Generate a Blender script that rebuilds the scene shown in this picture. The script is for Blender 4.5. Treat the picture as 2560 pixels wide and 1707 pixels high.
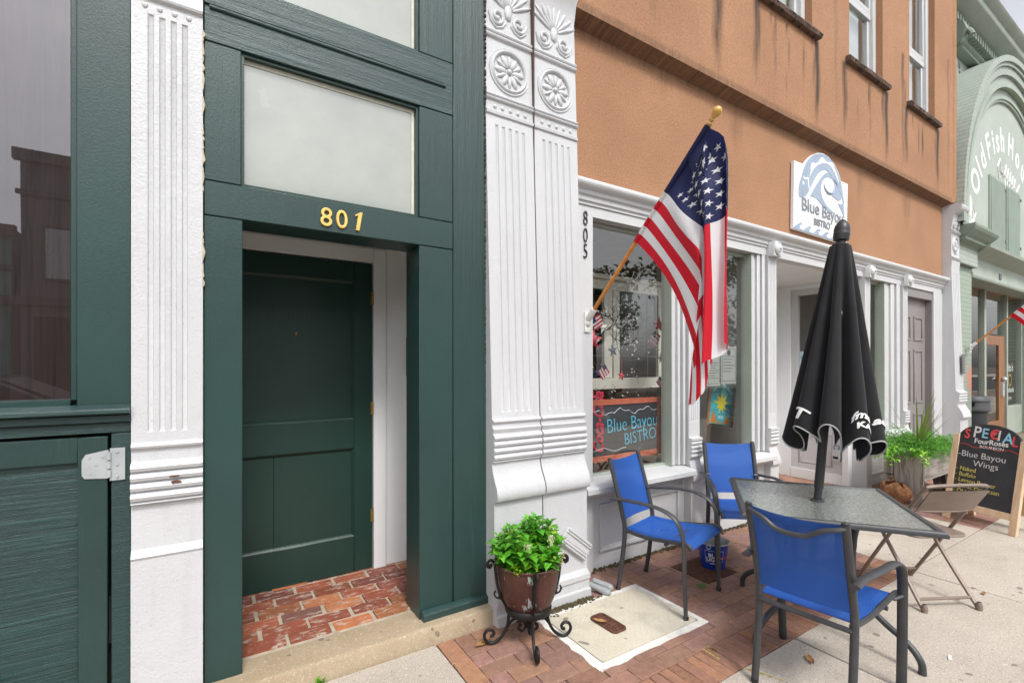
import bpy, bmesh, math, random
from mathutils import Vector, Matrix
random.seed(11)
sc = bpy.context.scene
for o in list(bpy.data.objects): bpy.data.objects.remove(o)
R = math.radians
# ------------------------------------------------------------------ camera, sky, sun, exposure
cd = bpy.data.cameras.new('camera'); cam = bpy.data.objects.new('camera', cd); sc.collection.objects.link(cam)
cam.location = (0, 0, 1.5); cam.rotation_euler = (R(90), 0, R(-32.4))
cd.sensor_width = 36; cd.lens = 36*1192/2560; cd.shift_y = -(853.5-912)/2560
cd.clip_start = .05; cd.clip_end = 1000
sc.camera = cam
SUN_EL, SUN_AZ = 52, 188
w = bpy.data.worlds.new('World'); sc.world = w; w.use_nodes = True
nt = w.node_tree; nt.nodes.clear()
wo = nt.nodes.new('ShaderNodeOutputWorld'); bg = nt.nodes.new('ShaderNodeBackground')
sky = nt.nodes.new('ShaderNodeTexSky'); sky.sky_type = 'NISHITA'; sky.sun_disc = False
sky.sun_elevation = R(SUN_EL); sky.sun_rotation = R(SUN_AZ); sky.dust_density = 3; sky.air_density = 1.0
hs = nt.nodes.new('ShaderNodeHueSaturation'); hs.inputs['Saturation'].default_value = .16; hs.inputs['Value'].default_value = 1.15
tcw = nt.nodes.new('ShaderNodeTexCoord'); mpw = nt.nodes.new('ShaderNodeMapping'); mpw.inputs['Scale'].default_value = (1, 1, 2.6)
nzw = nt.nodes.new('ShaderNodeTexNoise'); nzw.inputs['Scale'].default_value = 1.7; nzw.inputs['Detail'].default_value = 7; nzw.inputs['Roughness'].default_value = .55
rw = nt.nodes.new('ShaderNodeValToRGB'); rw.color_ramp.elements[0].position = .33; rw.color_ramp.elements[0].color = (.93, .935, .97, 1)
rw.color_ramp.elements[1].position = .68; rw.color_ramp.elements[1].color = (1.25, 1.25, 1.25, 1)
mxw = nt.nodes.new('ShaderNodeMixRGB'); mxw.blend_type = 'MULTIPLY'; mxw.inputs[0].default_value = 1
L_ = nt.links.new
L_(sky.outputs[0], hs.inputs['Color']); L_(tcw.outputs['Generated'], mpw.inputs[0]); L_(mpw.outputs[0], nzw.inputs['Vector'])
L_(nzw.outputs['Fac'], rw.inputs[0]); L_(hs.outputs[0], mxw.inputs[1]); L_(rw.outputs[0], mxw.inputs[2]); L_(mxw.outputs[0], bg.inputs[0])
bg.inputs[1].default_value = .15; L_(bg.outputs[0], wo.inputs[0])
sd = bpy.data.lights.new('sun', 'SUN'); sun = bpy.data.objects.new('sun', sd); sc.collection.objects.link(sun)
sd.energy = 1.5; sd.angle = R(13); sd.color = (1, .965, .91)
az = R(SUN_AZ); sdir = Vector((math.sin(az)*math.cos(R(SUN_EL)), math.cos(az)*math.cos(R(SUN_EL)), math.sin(R(SUN_EL))))
sun.rotation_euler = sdir.to_track_quat('Z', 'Y').to_euler(); sun.location = (0, -6, 12)
sc.view_settings.view_transform = 'Standard'; sc.view_settings.look = 'None'; sc.view_settings.gamma = 1
sc.view_settings.exposure = .52
sc.render.engine = 'CYCLES'; sc.cycles.use_denoising = True; sc.cycles.max_bounces = 10; sc.cycles.diffuse_bounces = 6; sc.cycles.transparent_max_bounces = 12
sc.cycles.sample_clamp_indirect = 8; sc.cycles.caustics_reflective = False; sc.cycles.caustics_refractive = False

# ------------------------------------------------------------------ survey helpers: facade plane coordinates from the survey photo
F_, CX, HZ, H_ = 1192., 1280., 912., 1.5
C_, S_ = math.cos(R(32.4)), math.sin(R(32.4))
def at(u, v, Y):
    r = (u-CX)/F_; f = Y/(C_-r*S_)
    return Vector((f*(r*C_+S_), Y, H_+(HZ-v)*f/F_))
def V(*a): return Vector(a)

# ------------------------------------------------------------------ mesh builder
class MB:
    def __init__(s): s.v = []; s.f = []; s.c = []; s.m = []; s.s = []; s.w = None
    def add(s, vs, fs, col=None, mi=0, smooth=False):
        o = len(s.v); s.v += [tuple(p) for p in vs]
        for f in fs:
            s.f.append([o+i for i in f]); s.c.append(col); s.m.append(mi); s.s.append(smooth)
        return s
    def box(s, x0, x1, y0, y1, z0, z1, col=None, mi=0):
        return s.add([(x0,y0,z0),(x1,y0,z0),(x1,y1,z0),(x0,y1,z0),(x0,y0,z1),(x1,y0,z1),(x1,y1,z1),(x0,y1,z1)],
              [(0,3,2,1),(4,5,6,7),(0,1,5,4),(1,2,6,5),(2,3,7,6),(3,0,4,7)], col, mi)
    def obox(s, c, size, rot=None, col=None, mi=0):
        a, b, d = [q/2 for q in size]; rot = rot or Matrix(); c = Vector(c)
        vs = [c + rot.to_3x3() @ Vector(p) for p in [(-a,-b,-d),(a,-b,-d),(a,b,-d),(-a,b,-d),(-a,-b,d),(a,-b,d),(a,b,d),(-a,b,d)]]
        return s.add(vs, [(0,3,2,1),(4,5,6,7),(0,1,5,4),(1,2,6,5),(2,3,7,6),(3,0,4,7)], col, mi)
    def bar(s, p, q, wd, th, up=(0,0,1), col=None, mi=0):
        p, q = Vector(p), Vector(q); t = (q-p); ln = t.length; t.normalize()
        sd_ = t.cross(Vector(up)); sd_.normalize(); n = sd_.cross(t)
        m = Matrix((t, sd_, n)).transposed()
        return s.obox((p+q)/2, (ln, wd, th), m, col, mi)
    def prism(s, pts, ax, a0, a1, col=None, mi=0, smooth=False):
        n = len(pts)
        def mk(p, a): return (a, p[0], p[1]) if ax == 'x' else (p[0], a, p[1]) if ax == 'y' else (p[0], p[1], a)
        vs = [mk(p, a0) for p in pts]+[mk(p, a1) for p in pts]
        s.add(vs, [[i, (i+1) % n, n+(i+1) % n, n+i] for i in range(n)], col, mi, smooth)
        s.add(vs, [list(range(n))[::-1], list(range(n, 2*n))], col, mi)
        return s
    def tube(s, path, r, n=8, cap=True, closed=False, col=None, mi=0, flat=None, up=(0,0,1)):
        P = [Vector(p) for p in path]; k = len(P); rings = []; prev = None
        for i in range(k):
            if closed: t = P[(i+1) % k]-P[i-1]
            else: t = P[min(i+1, k-1)]-P[max(i-1, 0)]
            t.normalize()
            if prev is None:
                u = Vector(up)
                if abs(u.dot(t)) > .95: u = Vector((1, 0, 0))
            else: u = prev
            sd_ = t.cross(u)
            if sd_.length < 1e-5: sd_ = t.orthogonal()
            sd_.normalize(); nn = sd_.cross(t); nn.normalize(); prev = nn
            rad = r[i] if isinstance(r, (list, tuple)) else r
            fa, fb = flat or (1, 1)
            rings.append([P[i]+sd_*(rad*fa*math.cos(2*math.pi*j/n))+nn*(rad*fb*math.sin(2*math.pi*j/n)) for j in range(n)])
        vs = [p for rg in rings for p in rg]; fs = []
        for i in range(k if closed else k-1):
            a, b = i*n, ((i+1) % k)*n
            for j in range(n): fs.append((a+j, a+(j+1) % n, b+(j+1) % n, b+j))
        s.add(vs, fs, col, mi, True)
        if cap and not closed:
            s.add(rings[0], [list(range(n))[::-1]], col, mi); s.add(rings[-1], [list(range(n))], col, mi)
        return s
    def lathe(s, prof, n=24, M=None, col=None, mi=0, smooth=True):
        M = M or Matrix(); vs = []; fs = []; k = len(prof)
        for r, z in prof:
            for j in range(n):
                a = 2*math.pi*j/n; vs.append(M @ Vector((r*math.cos(a), r*math.sin(a), z)))
        for i in range(k-1):
            for j in range(n): fs.append((i*n+j, i*n+(j+1) % n, (i+1)*n+(j+1) % n, (i+1)*n+j))
        return s.add(vs, fs, col, mi, smooth)
    def ball(s, c, r, sc3=(1,1,1), nu=10, nv=7, rot=None, col=None, mi=0):
        M = Matrix.Translation(Vector(c)) @ (rot.to_4x4() if rot else Matrix()) @ Matrix.Diagonal((*[r*q for q in sc3], 1))
        return s.lathe([(max(1e-4, math.sin(math.pi*i/nv)), -math.cos(math.pi*i/nv)) for i in range(nv+1)], nu, M, col, mi)
    def grid(s, fn, nu, nv, col=None, mi=0, smooth=True):
        vs = [fn(i/nu, j/nv) for j in range(nv+1) for i in range(nu+1)]
        return s.add(vs, [(j*(nu+1)+i, j*(nu+1)+i+1, (j+1)*(nu+1)+i+1, (j+1)*(nu+1)+i) for j in range(nv) for i in range(nu)], col, mi, smooth)
    def poly(s, pts, col=None, mi=0): return s.add(pts, [list(range(len(pts)))], col, mi)
    def leaf(s, p, d, up, ln, wd, col=None, bend=.25):
        p, d, up = Vector(p), Vector(d).normalized(), Vector(up)
        sd_ = d.cross(up)
        if sd_.length < 1e-4: sd_ = d.orthogonal()
        sd_.normalize(); n = sd_.cross(d)
        a = p+d*ln*.45+n*ln*bend*.35; b = p+d*ln-n*ln*bend*.3
        return s.add([p, a+sd_*wd/2-n*wd*.12*-1, b, a-sd_*wd/2+n*wd*.12, a], [(0, 1, 4), (1, 2, 4), (2, 3, 4), (3, 0, 4)], col, 0, True)
    def xf(s, M):
        s.v = [tuple(M @ Vector(p)) for p in s.v]; return s
    def build(s, name, mats, parent=None, bevel=0, label=None, kind=None, angle=40, recalc=True):
        me = bpy.data.meshes.new(name); me.from_pydata(s.v, [], s.f)
        mats = mats if isinstance(mats, (list, tuple)) else [mats]
        for m in mats: me.materials.append(m)
        if any(c is not None for c in s.c):
            at_ = me.color_attributes.new('Col', 'FLOAT_COLOR', 'CORNER'); k = 0
            for p, c in zip(me.polygons, s.c):
                c = c or (1, 1, 1)
                for li in p.loop_indices: at_.data[li].color = (c[0], c[1], c[2], 1)
        for p, mi, sm in zip(me.polygons, s.m, s.s): p.material_index = mi; p.use_smooth = sm
        if s.w:
            wa = me.attributes.new('wear_tone', 'FLOAT', 'POINT')
            for i, x in enumerate(s.w): wa.data[i].value = x
        if recalc:
            bm = bmesh.new(); bm.from_mesh(me); bmesh.ops.recalc_face_normals(bm, faces=bm.faces); bm.to_mesh(me); bm.free()
        me.set_sharp_from_angle(angle=R(angle))
        o = bpy.data.objects.new(name, me); sc.collection.objects.link(o)
        if parent: adopt(o, parent)
        if bevel:
            b = o.modifiers.new('bevel', 'BEVEL'); b.width = bevel; b.segments = 1; b.limit_method = 'ANGLE'; b.angle_limit = R(40)
        if label: o['label'] = label
        if kind: o['kind'] = kind
        return o
def thing(name, label, cat, loc=(0,0,0), rotz=0, group=None, local=False):
    o = bpy.data.objects.new(name, None); sc.collection.objects.link(o); o.empty_display_size = .1
    o.location = loc; o.rotation_euler = (0, 0, rotz); o['label'] = label; o['category'] = cat
    if group: o['group'] = group
    if local: LOCAL.add(o.name)
    return o
LOCAL = set()
def adopt(o, parent):
    o.parent = parent; r = parent
    while r.parent: r = r.parent
    if r.name in LOCAL: return
    if parent.type == 'EMPTY' and parent.parent is None: o.location = -Vector(parent.location)
def tag(o, label, cat, group=None, kind=None):
    o['label'] = label; o['category'] = cat
    if group: o['group'] = group
    if kind: o['kind'] = kind
    return o
def dup(root, loc=None, rotz=None, label=None, group=None):
    r = root.copy(); sc.collection.objects.link(r)
    if root.name in LOCAL: LOCAL.add(r.name)
    if loc is not None: r.location = loc
    if rotz is not None: r.rotation_euler = (0, 0, rotz)
    if label: r['label'] = label
    if group: r['group'] = group
    for ch in list(root.children):
        c = ch.copy(); sc.collection.objects.link(c); c.parent = r
        for g in ch.children:
            d = g.copy(); sc.collection.objects.link(d); d.parent = c
    return r
def cr(pts, n=8, closed=False):
    P = [Vector(p) for p in pts]; out = []; k = len(P)
    for i in range(k if closed else k-1):
        if closed: a, b, c, d = P[i-1], P[i], P[(i+1) % k], P[(i+2) % k]
        else: a, b, c, d = P[max(i-1, 0)], P[i], P[i+1], P[min(i+2, k-1)]
        for j in range(n):
            t = j/n
            out.append(.5*((2*b)+(c-a)*t+(2*a-5*b+4*c-d)*t*t+(3*b-a-3*c+d)*t**3))
    if not closed: out.append(P[-1])
    return out
def text(body, size, name, mat, parent, M4, extrude=.001, offset=0, shear=0, sx=1, align='CENTER', bevel=0, space=1, warp=None, fit=0):
    c = bpy.data.curves.new(name, 'FONT'); c.body = body; c.size = size; c.extrude = extrude; c.offset = offset; c.shear = shear
    c.align_x = align; c.space_character = space; c.bevel_depth = bevel; c.resolution_u = 4
    t = bpy.data.objects.new(name+'_curve', c); sc.collection.objects.link(t)
    bpy.context.view_layer.update()
    me = bpy.data.meshes.new_from_object(t.evaluated_get(bpy.context.evaluated_depsgraph_get()))
    bpy.data.objects.remove(t); bpy.data.curves.remove(c)
    if warp or fit:
        bm = bmesh.new(); bm.from_mesh(me)
        if warp:
            bmesh.ops.triangulate(bm, faces=bm.faces)
            for _ in range(2):
                lim = size*.12; es = [e for e in bm.edges if e.calc_length() > lim]
                if es: bmesh.ops.subdivide_edges(bm, edges=es, cuts=1); bmesh.ops.triangulate(bm, faces=bm.faces)
        bm.to_mesh(me); bm.free()
    if fit:
        xs_ = [v.co.x for v in me.vertices]; sx = fit/max(1e-6, max(xs_)-min(xs_))
    for v in me.vertices:
        p = Vector((v.co.x*sx, v.co.y, v.co.z))
        if warp: p = warp(p)
        v.co = M4 @ p
    me.materials.clear(); me.materials.append(mat)
    o = bpy.data.objects.new(name, me); sc.collection.objects.link(o)
    if parent: adopt(o, parent)
    return o
def wallM(x, y, z, rot=0): # text on a wall that faces -Y
    return Matrix.Translation((x, y, z)) @ Matrix.Rotation(R(90), 4, 'X') @ Matrix.Rotation(rot, 4, 'Z')
# ------------------------------------------------------------------ materials
def nodes(name):
    m = bpy.data.materials.new(name); m.use_nodes = True; n = m.node_tree
    return m, n, n.nodes['Principled BSDF'], n.nodes['Material Output']
def mapped(n, scale=(1,1,1), rot=(0,0,0)):
    tc = n.nodes.new('ShaderNodeTexCoord'); mp = n.nodes.new('ShaderNodeMapping')
    mp.inputs['Scale'].default_value = scale; mp.inputs['Rotation'].default_value = rot
    n.links.new(tc.outputs['Object'], mp.inputs[0]); return mp.outputs[0]
def noise(n, vec, scale, detail=4, rough=.6, dist=0):
    t = n.nodes.new('ShaderNodeTexNoise'); t.inputs['Scale'].default_value = scale; t.inputs['Detail'].default_value = detail
    t.inputs['Roughness'].default_value = rough; t.inputs['Distortion'].default_value = dist
    n.links.new(vec, t.inputs['Vector']); return t.outputs['Fac']
def ramp(n, fac, stops):
    r = n.nodes.new('ShaderNodeValToRGB'); e = r.color_ramp.elements
    while len(e) > 1: e.remove(e[-1])
    e[0].position = stops[0][0]; e[0].color = (*stops[0][1], 1)
    for p, c in stops[1:]:
        k = e.new(p); k.color = (*c, 1)
    n.links.new(fac, r.inputs[0]); return r.outputs[0]
def mix(n, fac, a, b, mode='MIX'):
    x = n.nodes.new('ShaderNodeMixRGB'); x.blend_type = mode
    for sock, val in ((0, fac), (1, a), (2, b)):
        if isinstance(val, (int, float)): x.inputs[sock].default_value = val
        elif isinstance(val, tuple): x.inputs[sock].default_value = (*val, 1)
        else: n.links.new(val, x.inputs[sock])
    return x.outputs[0]
def math_(n, op, a, b=0.):
    x = n.nodes.new('ShaderNodeMath'); x.operation = op
    for i, val in enumerate((a, b)):
        if isinstance(val, (int, float)): x.inputs[i].default_value = val
        else: n.links.new(val, x.inputs[i])
    return x.outputs[0]
def bumpn(n, p, hts, dist=.004, strength=.6):
    prev = None
    for h, s_ in hts:
        b = n.nodes.new('ShaderNodeBump'); b.inputs['Strength'].default_value = s_; b.inputs['Distance'].default_value = dist
        n.links.new(h, b.inputs['Height'])
        if prev: n.links.new(prev, b.inputs['Normal'])
        prev = b.outputs[0]
    n.links.new(prev, p.inputs['Normal'])
def sc3(c, k): return tuple(min(1, x*k) for x in c)
def M(name, base, rough=.6, var=.12, scale=3., bump=.15, bscale=60., metal=0, stretch=(1,1,1), usecol=False, chips=None, chip_t=.7, chip_s=14, dist=.003, spec=.5, coat=0, sheen=0):
    m, n, p, o = nodes(name); vec = mapped(n, stretch)
    f = noise(n, vec, scale, 5); c = ramp(n, f, [(.3, sc3(base, 1-var)), (.7, sc3(base, 1+var))])
    if usecol:
        a = n.nodes.new('ShaderNodeAttribute'); a.attribute_name = 'Col'; c = mix(n, 1., c, a.outputs['Color'], 'MULTIPLY')
    if chips:
        v2 = mapped(n, tuple(max(.4, q*(2.2 if q >= 1 and min(stretch) < .5 else 1)) for q in stretch)); k = noise(n, v2, chip_s, 8, .65); k = ramp(n, k, [(chip_t, (0,0,0)), (chip_t+.03, (1,1,1))]); c = mix(n, k, c, chips)
    n.links.new(c, p.inputs['Base Color']); p.inputs['Roughness'].default_value = rough; p.inputs['Metallic'].default_value = metal
    p.inputs['Specular IOR Level'].default_value = spec
    if coat: p.inputs['Coat Weight'].default_value = coat; p.inputs['Coat Roughness'].default_value = .15
    if sheen: p.inputs['Sheen Weight'].default_value = sheen
    if bump: bumpn(n, p, [(noise(n, vec, bscale, 3), bump), (noise(n, vec, bscale*.12, 3), bump*.7)], dist)
    return m
def glassm(name, tint=(.86,.9,.88), refl=1.0, rough=0., base=.04, rtint=(1,1,1)):
    m, n, p, o = nodes(name); n.nodes.remove(p)
    t = n.nodes.new('ShaderNodeBsdfTransparent'); t.inputs[0].default_value = (*tint, 1)
    g = n.nodes.new('ShaderNodeBsdfGlossy'); g.inputs['Roughness'].default_value = rough; g.inputs[0].default_value = (*rtint, 1)
    lw = n.nodes.new('ShaderNodeLayerWeight'); lw.inputs[0].default_value = .5
    fac = math_(n, 'MINIMUM', math_(n, 'ADD', math_(n, 'MULTIPLY', math_(n, 'POWER', lw.outputs['Facing'], 4.), refl), base), .95)
    vec = mapped(n); h = noise(n, vec, .9, 2)
    bb = n.nodes.new('ShaderNodeBump'); bb.inputs['Strength'].default_value = .05; bb.inputs['Distance'].default_value = .02
    n.links.new(h, bb.inputs['Height']); n.links.new(bb.outputs[0], g.inputs['Normal'])
    x = n.nodes.new('ShaderNodeMixShader'); n.links.new(fac, x.inputs[0]); n.links.new(t.outputs[0], x.inputs[1]); n.links.new(g.outputs[0], x.inputs[2])
    n.links.new(x.outputs[0], o.inputs['Surface']); return m

def mat_white(name, base, wear_col, t, bump):
    m, n, p, o = nodes(name); v = mapped(n)
    c = ramp(n, noise(n, v, 2.2, 5), [(.3, sc3(base, .93)), (.7, base)])
    k = ramp(n, noise(n, v, 55, 7, .75), [(t, (0,0,0)), (t+.04, (1,1,1))]); c = mix(n, k, c, wear_col)
    pk = ramp(n, noise(n, v, 13, 8, .72), [(.685, (0,0,0)), (.70, (.8,.8,.8))]); c = mix(n, pk, c, sc3(wear_col, .8)); st = mapped(n, (9, 9, .8)); d = ramp(n, noise(n, st, 2, 5), [(.52, (0,0,0)), (.85, (.5,.5,.5))]); c = mix(n, d, c, sc3(base, .78))
    vo = n.nodes.new('ShaderNodeTexVoronoi'); vo.feature = 'DISTANCE_TO_EDGE'; vo.inputs['Scale'].default_value = 2.3; wv_ = n.nodes.new('ShaderNodeVectorMath'); wv_.operation = 'ADD'; nv_ = n.nodes.new('ShaderNodeTexNoise'); nv_.inputs['Scale'].default_value = 5; n.links.new(v, nv_.inputs['Vector']); n.links.new(mapped(n, (1,1,1.6)), wv_.inputs[0]); n.links.new(nv_.outputs['Color'], wv_.inputs[1]); n.links.new(wv_.outputs[0], vo.inputs['Vector'])
    cr_ = ramp(n, vo.outputs['Distance'], [(0, (1,1,1)), (.006, (0,0,0))]); gate = ramp(n, noise(n, v, 1.7, 2), [(.62, (0,0,0)), (.70, (.35,.35,.35))])
    c = mix(n, mix(n, 1., cr_, gate, 'MULTIPLY'), c, (.25,.22,.2))
    n.links.new(c, p.inputs['Base Color']); p.inputs['Roughness'].default_value = .42
    bumpn(n, p, [(noise(n, v, 90, 3), bump), (noise(n, v, 16, 4), bump*1.1), (k, -.3)], .004); return m
def mat_greenwood(name, base, stretch, grain, wear_tone=.63, gs=30):
    m, n, p, o = nodes(name); v = mapped(n); g = mapped(n, stretch)
    c = ramp(n, noise(n, v, 1.3, 5), [(.3, sc3(base, .82)), (.72, sc3(base, 1.15))])
    fine = noise(n, g, gs, 7, .72); k = ramp(n, fine, [(wear_tone, (0,0,0)), (wear_tone+.14, (.35,.35,.35))]); c = mix(n, k, c, sc3(base, 3.2))
    sp = ramp(n, noise(n, v, 130, 2), [(.74, (0,0,0)), (.78, (.4,.4,.4))]); c = mix(n, sp, c, (.25,.3,.28))
    n.links.new(c, p.inputs['Base Color']); p.inputs['Roughness'].default_value = .36
    bumpn(n, p, [(fine, grain), (noise(n, v, 150, 4), .22), (noise(n, v, 5, 4), .14)], .006); return m
def mat_stucco():
    m, n, p, o = nodes('orange_stucco'); v = mapped(n)
    c = ramp(n, noise(n, v, 1.1, 6, .6), [(.28, (.32,.165,.086)), (.72, (.43,.230,.126))])
    c = mix(n, ramp(n, noise(n, v, 70, 4, .8), [(.46, (0,0,0)), (.64, (.7,.7,.7))]), c, (.22,.10,.048))
    c = mix(n, ramp(n, noise(n, v, 140, 2), [(.6, (0,0,0)), (.72, (.5,.5,.5))]), c, (.72,.44,.26))
    a = n.nodes.new('ShaderNodeAttribute'); a.attribute_name = 'wear_tone'
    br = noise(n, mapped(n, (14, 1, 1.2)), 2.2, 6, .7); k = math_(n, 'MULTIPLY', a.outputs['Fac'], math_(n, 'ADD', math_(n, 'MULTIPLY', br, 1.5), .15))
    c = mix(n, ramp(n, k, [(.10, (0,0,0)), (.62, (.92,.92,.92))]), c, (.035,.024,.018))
    n.links.new(c, p.inputs['Base Color']); p.inputs['Roughness'].default_value = .9
    bumpn(n, p, [(noise(n, v, 60, 5, .75), 1.0), (noise(n, v, 4, 3), .25)], .006); return m
def mat_concrete(name, a, b, speck=.5, stain=True):
    m, n, p, o = nodes(name); v = mapped(n)
    c = ramp(n, noise(n, v, .9, 7, .65), [(.3, a), (.7, b)])
    for sc_, t, col, amt in ((150, .60, (.70,.66,.58), speck), (120, .63, (.16,.12,.09), speck), (62, .66, (.62,.55,.45), speck*.8), (230, .6, (.3,.2,.13), speck*.7), (64, .63, (.66,.62,.55), speck*.9), (46, .66, (.17,.13,.10), speck*.75), (80, .64, (.20,.15,.11), speck*.8)):
        c = mix(n, ramp(n, noise(n, v, sc_, 2, .6), [(t, (0,0,0)), (t+.05, (amt,)*3)]), c, col)
    if stain:
        c = mix(n, ramp(n, noise(n, v, 2.6, 8, .7), [(.55, (0,0,0)), (.75, (.55,)*3)]), c, sc3(a, .55))
        c = mix(n, ramp(n, noise(n, v, 9, 6, .7), [(.66, (0,0,0)), (.74, (.5,)*3)]), c, (.34,.22,.10)); c = mix(n, ramp(n, noise(n, v, 11, 1, .4), [(.725, (0,0,0)), (.735, (.7,)*3)]), c, (.12,.10,.085))
    n.links.new(c, p.inputs['Base Color']); p.inputs['Roughness'].default_value = .85
    bumpn(n, p, [(noise(n, v, 150, 3), .45), (noise(n, v, 22, 4), .3)], .004); return m
def mat_brick(name, speck, white):
    m, n, p, o = nodes(name); v = mapped(n); a = n.nodes.new('ShaderNodeAttribute'); a.attribute_name = 'Col'; c = a.outputs['Color']
    c = mix(n, 1., c, ramp(n, noise(n, v, 26, 7, .7), [(.3, (.72,)*3), (.7, (1.18,)*3)]), 'MULTIPLY')
    c = mix(n, ramp(n, noise(n, v, 170, 2), [(.6, (0,0,0)), (.7, (speck,)*3)]), c, (.55,.42,.34))
    if white: c = mix(n, ramp(n, noise(n, mapped(n, (1,2.6,1)), 11, 9, .78), [(.53, (0,0,0)), (.60, (white,)*3)]), c, (.50,.42,.35))
    c = mix(n, ramp(n, noise(n, v, 1.9, 7, .68), [(.52, (0,0,0)), (.75, (.5,)*3)]), c, (.10,.06,.045))
    n.links.new(c, p.inputs['Base Color']); p.inputs['Roughness'].default_value = .8
    bumpn(n, p, [(noise(n, v, 90, 4), .4), (noise(n, v, 18, 5), .5)], .005); return m
def mat_wood(name, a, b, stretch, rough=.6, ring=9, bump=.3):
    m, n, p, o = nodes(name); v = mapped(n, stretch)
    t = noise(n, v, ring, 7, .65, .8); c = ramp(n, t, [(.3, a), (.5, b), (.62, a), (.75, b)])
    n.links.new(c, p.inputs['Base Color']); p.inputs['Roughness'].default_value = rough
    bumpn(n, p, [(t, bump), (noise(n, v, ring*5, 3), bump*.6)], .003); return m
def emis(name, col, s):
    m, n, p, o = nodes(name); p.inputs['Base Color'].default_value = (*col, 1); p.inputs['Emission Color'].default_value = (*col, 1); p.inputs['Emission Strength'].default_value = s; return m
WHITE = mat_white('aged_white_paint', (.55,.557,.57), (.34,.30,.26), .64, .55)
TRIM = mat_white('white_trim_paint', (.57,.575,.58), (.33,.31,.28), .67, .3)
CASE = M('white_casing_paint', (.76,.775,.78), .4, .04, 2, .1, 30)
GREEN = mat_greenwood('green_gloss_paint', (.019,.049,.045), (1,1,.05), .45, .66)
GREENH = mat_greenwood('green_weathered_rail', (.021,.050,.048), (.05,1,1), .95, .58)
GREENV = mat_greenwood('green_weathered_post', (.020,.048,.044), (1,1,.05), .95, .60)
GREENP = mat_greenwood('green_rough_ply', (.016,.043,.041), (.02,1,1), 1.0, .50, 64)
GREEND = mat_greenwood('green_door_paint', (.013,.042,.034), (1,1,.08), .25, .72)
STUCCO = mat_stucco()
STONE = M('dark_sill_stone', (.115,.075,.055), .85, .45, 9, .8, 40, chips=(.02,.016,.014), chip_t=.56, dist=.01)
GLASS = glassm('shop_glass', (.93,.95,.94), .6, 0, .12)
GLASSD = glassm('dusty_window_glass', (.75,.70,.70), .6, .006, .125, (.86,.85,.90))
GLASSU = glassm('upper_window_glass', (.8,.85,.82), .8, 0, .30)
PALE = M('painted_over_pane', (.30,.325,.29), .12, .14, 2.2, .03, 2, spec=.8, coat=1.0, chips=(.31,.34,.31), chip_t=.66, chip_s=2.5)  # broad mottling stands in for cloud reflections, patches for grime
CONC = mat_concrete('sidewalk_concrete', (.35,.305,.255), (.52,.465,.40), .85)
STEPC = mat_concrete('step_concrete', (.27,.20,.115), (.46,.37,.26), .35)
PLATEC = mat_concrete('cover_concrete', (.50,.45,.35), (.62,.58,.48), .25)
ASPH = M('asphalt', (.05,.05,.052), .9, .2, 4, .5, 150)
SAND = M('joint_sand', (.20,.15,.115), .95, .3, 30, .4, 120)
MORT = M('mortar', (.42,.36,.28), .95, .25, 20, .5, 90)
PAVER = mat_brick('paver_brick', .5, 0); OLDBRICK = mat_brick('old_recess_brick', .2, .9)
COPPER = M('dark_copper_patina', (.095,.040,.032), .46, .4, 12, .35, 40, .45, stretch=(1,1,.35), chips=(.40,.47,.50), chip_t=.595, chip_s=16)
IRON = M('wrought_iron', (.022,.020,.020), .5, .3, 40, .4, 120, .5, chips=(.16,.07,.03), chip_t=.66, chip_s=25)
RUST = M('rusty_iron', (.13,.055,.035), .8, .4, 30, .6, 120, .2)
SOIL = M('potting_soil', (.045,.028,.02), .95, .4, 60, .8, 90)
def mat_leaf(name, base, rough=.45):
    m, n, p, o = nodes(name); a = n.nodes.new('ShaderNodeAttribute'); a.attribute_name = 'Col'
    c = mix(n, 1., base, a.outputs['Color'], 'MULTIPLY'); n.links.new(c, p.inputs['Base Color']); p.inputs['Roughness'].default_value = rough
    t = n.nodes.new('ShaderNodeBsdfTranslucent'); n.links.new(c, t.inputs[0]); x = n.nodes.new('ShaderNodeMixShader'); x.inputs[0].default_value = .3
    n.links.new(p.outputs[0], x.inputs[1]); n.links.new(t.outputs[0], x.inputs[2]); n.links.new(x.outputs[0], o.inputs['Surface']); return m
BASIL = mat_leaf('basil_leaf', (.12,.38,.028)); FERN = mat_leaf('fern_green', (.13,.36,.04), .6); SPIKE = mat_leaf('spike_leaf', (.17,.25,.05)); TREE = mat_leaf('tree_leaf', (.05,.085,.03), .6)
DRY = M('dry_leaf', (.36,.19,.07), .7, .3, 30, .2); MOSS = M('moss_debris', (.075,.055,.025), .95, .5, 60, .9, 80, chips=(.05,.09,.02), chip_t=.6)
CHAR = M('charcoal_powder_coat', (.045,.046,.050), .42, .15, 20, .12, 300)
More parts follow.
